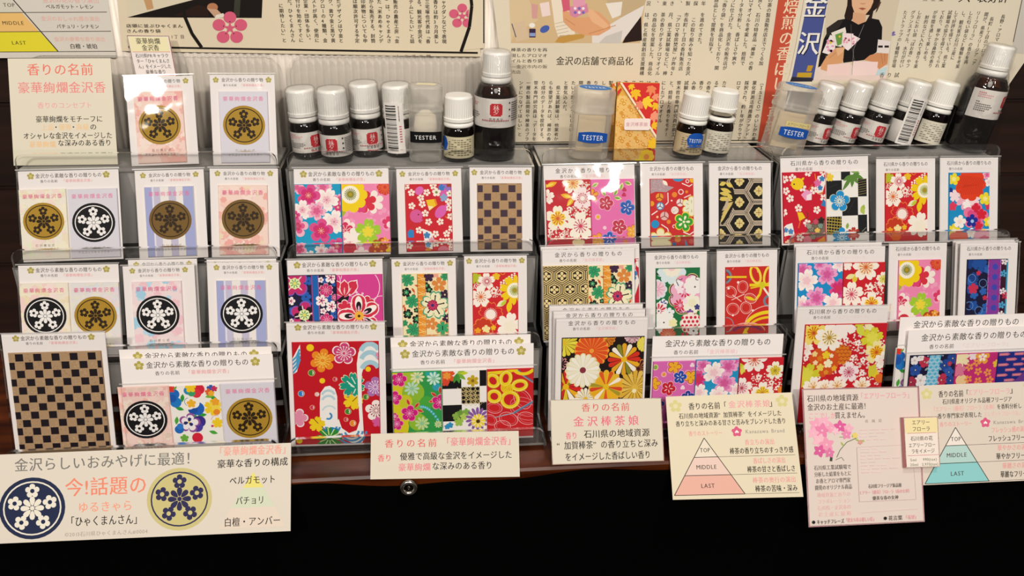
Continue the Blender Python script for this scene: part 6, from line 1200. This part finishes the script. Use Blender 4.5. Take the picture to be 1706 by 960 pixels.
for u, t in ((1078, 'は、県と県産業創出支援機構'), (1091.5, 'の商品化を提案した。商品化'), (1105, '茶の香りがするアロマオイル'), (1118, '月、県工業試験場などに、棒'), (1131, '「アロマ香房焚屋」が昨年2'), (1144, '市長町1丁目の香料販売店　'), (1157, '　この取り組みを知った金沢'), (1171, 'を進めてきた。')): S.col(u, 20.5, t)
for u, t in ((1194, '商品として提携を目指す。'), (1208.5, '「香り袋」を商品化しており、関'), (1222.5, 'うに仕上げた。金沢市の販売店が'), (1237, 'ータを分析し、香ばしさや爽や'), (1252, 'ロマオイルを考案した。焙煎で'), (1267, '良く、石川の特産品「棒茶」の香'), (1284, 'の茶の製造販売店主でつくる加')): S.col(u, -4, t)
for u, t in ((868, 'ンドにつなげてほしい」と'), (880.5, '一層の製品開発や棒茶のブラ'), (893, '笹木専門研究員は「データを'), (905.5, 'り成分のデータを提供する。'), (918, 'らも要望があれば、棒茶の香'), (930.5, '　県工業試験場は、他業者か'), (943, 'と意気込んだ。'), (955.5, 'たいと思うようにしたい'), (968, '開'), (981, '香り'), (993, 'りし'), (1006, 'し'), (1018, '製品'), (1031, 'に洗'), (1043, '洗品'), (1056, '品化'), (1068, '況の'), (1081, 'はり'), (1094, 'りし'), (1106, 'にしたアロマオイル'), (1119, 'と、焙煎した香りをモチー'), (1131.5, '笹木哲也専門研究員が県工'), (1144, '試験場で香りを分析'), (1156.5, 'み香りの成分'), (1169, '香りの成分を'), (1181.5, 'の香りを分析'), (1194, 'る香りの'), (1207, 'カ月の'), (1231, 'ロマオイルを考案し、'), (1244.5, '採択され、約1年がかりでア'), (1257.5, '業化資源活用推進ファンド」'), (1270, '（ＩＳＩＣＯ）のいしかわ産')): S.col(u, 134, t, 8.0)
# red banner
c.poly([(1302, -40), (1341, -40), (1280, 237), (1262, 236)], '#c9533c'); c.line([(1341, -40), (1281, 237)], 2, '#e8dcc4')
S.col(1320, -3, '焙煎の香ばしさ再現', 27, '#f0d8b8', 25)
S.done('newspaper_clipping', 'newspaper clipping with a red banner behind the gold packet', 'newspaper clipping')
# ---- third clipping
S = Clip(0.0448, '#e0d6c0', ((1352, -70), (1760, -70), (1738, 30), (1716, 90), (1668, 160), (1640, 180), (1304, 150), (1318, 120))); c = S.c
c.poly([(1352, -40), (1388, -40), (1357, 134), (1316, 133)], '#4a5594'); c.line([(1352, -40), (1316, 133)], 4, '#e6dcc8'); c.line([(1388, -40), (1357, 134)], 4, '#e6dcc8')
c.poly([(1346, 109), (1355, 109), (1351, 119), (1343, 119)], '#c2952c'); c.poly([(1329, 121), (1353, 121), (1351, 129), (1327, 129)], '#c8a02c'); c.poly([(1319, 128), (1354, 130), (1353, 136), (1316, 136)], '#2c2a3a')
for d, k in ((1.6, '#1c2038'), (0, '#f2eee6')): S.row(1337+d, 1379+d, 9+d, '金', k, 40); S.row(1328+d, 1366+d, 72+d, '沢', k, 38)
c = S.part('printed_photo'); S.zoom(1330, 0, 6.4)
for p, k in (([(340, -200), (1120, -200), (990, 430), (960, 860), (170, 860), (250, 500)], '#d6c8b0'), ([(170, 860), (200, 700), (300, 690), (960, 700), (930, 860)], '#e6d2c8'),
             ([(530, -100), (520, 60), (490, 170), (500, 220), (560, 230), (600, 160), (760, 160), (720, 230), (780, 220), (800, 120), (870, 60), (880, -100)], '#2a1c18'), ([(860, 20), (885, 20), (840, 120), (820, 140)], '#4a3026'), ([(520, -90), (545, -200), (620, -262), (730, -270), (830, -210), (885, -90)], '#2a1c18'), ([(565, -90), (590, -180), (690, -205), (780, -170), (800, -90), (800, 20), (770, 90), (720, 150), (655, 172), (600, 140), (572, 60)], '#e3b48e'), ([(600, -70), (630, -80), (662, -68), (632, -60)], '#2a1c18'), ([(705, -68), (738, -80), (768, -70), (738, -60)], '#2a1c18'), ([(595, -100), (630, -112), (665, -100), (630, -104)], '#3a2820'), ([(702, -100), (738, -112), (772, -100), (738, -104)], '#3a2820'), ([(585, 130), (720, 150), (715, 240), (640, 262), (575, 235)], '#d8a680'),
             ([(500, 200), (575, 225), (640, 262), (720, 230), (780, 195), (860, 210), (895, 290), (890, 420), (830, 560), (700, 640), (480, 670), (470, 590), (230, 600), (270, 420), (340, 280), (420, 215)], '#151214'), ([(300, 300), (400, 230), (480, 215), (430, 300), (300, 400)], '#2e2826'), ([(230, 590), (300, 600), (290, 680), (210, 720)], '#151214'),
             ([(255, 560), (340, 370), (400, 400), (390, 540), (320, 580)], '#efe4e2'), ([(350, 350), (500, 290), (510, 340), (460, 500), (400, 490)], '#e9e2d6'), ([(392, 370), (480, 340), (460, 470), (415, 490)], '#6a9a4a'), ([(470, 350), (590, 360), (500, 520), (465, 480)], '#f2dfe0'), ([(560, 360), (660, 412), (530, 540), (500, 520)], '#f4e6e6'),
             ([(240, 700), (300, 600), (400, 510), (490, 500), (480, 620), (470, 670), (380, 690), (300, 760), (240, 740)], '#d9a070'), ([(400, 510), (500, 510), (470, 560), (420, 600)], '#e6b488'), ([(850, 420), (985, 440), (960, 580), (835, 560)], '#e6dcd8'), ([(700, 640), (760, 590), (840, 565), (960, 570), (950, 680), (860, 740), (800, 660)], '#cf8f62'), ([(310, 690), (560, 670), (540, 810), (300, 810)], '#efd2cc'), ([(590, 650), (850, 660), (830, 800), (560, 810)], '#f0d6d2'), ([(850, 745), (950, 710), (930, 800), (820, 800)], '#bcd4da')): c.poly(p, k)
c.poly([(640, 88), (680, 80), (725, 90), (685, 108)], '#a85a4a'); c.line([(660, 35), (690, 42), (715, 35)], 6, '#b87a58'); c.line([(560, 260), (570, 500), (600, 640)], 3, '#6a625e'); c.line([(700, 260), (590, 520), (570, 800)], 4, '#8a8480')
c.dots(10, 290, 430, 380, 560, 18, '#e6a0c0', 3); c.ci(345, 455, 14, '#e8c83a'); c.dots(14, 480, 400, 600, 480, 14, '#f0a8b8', 4); c.ci(440, 390, 12, '#e2c23a'); c.rect(850, 485, 900, 508, '#2a2422'); c.rect(918, 485, 965, 508, '#2a2422'); c.line([(880, 560), (900, 680)], 4, '#a8683e'); c.line([(920, 570), (920, 660)], 4, '#a8683e'); c.line([(330, 620), (400, 560)], 5, '#b8804e'); c.dots(4, 1000, 340, 1030, 400, 14, '#8a7ac0', 3)
c = S.back()
for u, v, t in ((1509, 17, 'たストラップの3種類が登場'), (1522, 17, 'グランスオイル、水引が付い'), (1533, 17, 'しおにおい袋「ぼお香」やフ'), (1545, 25, '射的などに入れて香りを楽'), (1559, 17, 'が年間を通して楽しめる。'), (1571.5, 17, 'ており、華やかな鼻腔の香り'), (1583.5, 17, '試験場の協力を得てつくられ'), (1594, 17, 'して好評を得ている。県工業'), (1606, 18, 'し、観光客が石川土産に　'), (1618.5, 18, 'した匂い袋など3種類を考案'), (1631, 18, 'リーフローラ」の香りを再'), (1644, 20, '開が、県産フリージア「ア'), (1653, 28, '長町1丁目のアロマ'), (1672, 24, '長野・アロマ')): S.col(u, v, t, 7.6)
S.row(1593, 1682, -5, 'す、袋好評', '#2a251f', 18); S.row(1463, 1500, 125, '香り試', '#5a5348', 8); S.row(1535, 1575, -2, '県工業', '#6a6254', 8)
c.poly([(1724, -70), (1760, -70), (1738, 30), (1716, 90), (1684, 88), (1703, 0)], '#cbc5bb'); c.line([(1722, -70), (1702, 2), (1688, 70)], 1.3, '#4a443a')
S.done('newspaper_clipping', 'newspaper clipping with a photo of a woman in black behind the fourth rack', 'newspaper clipping')
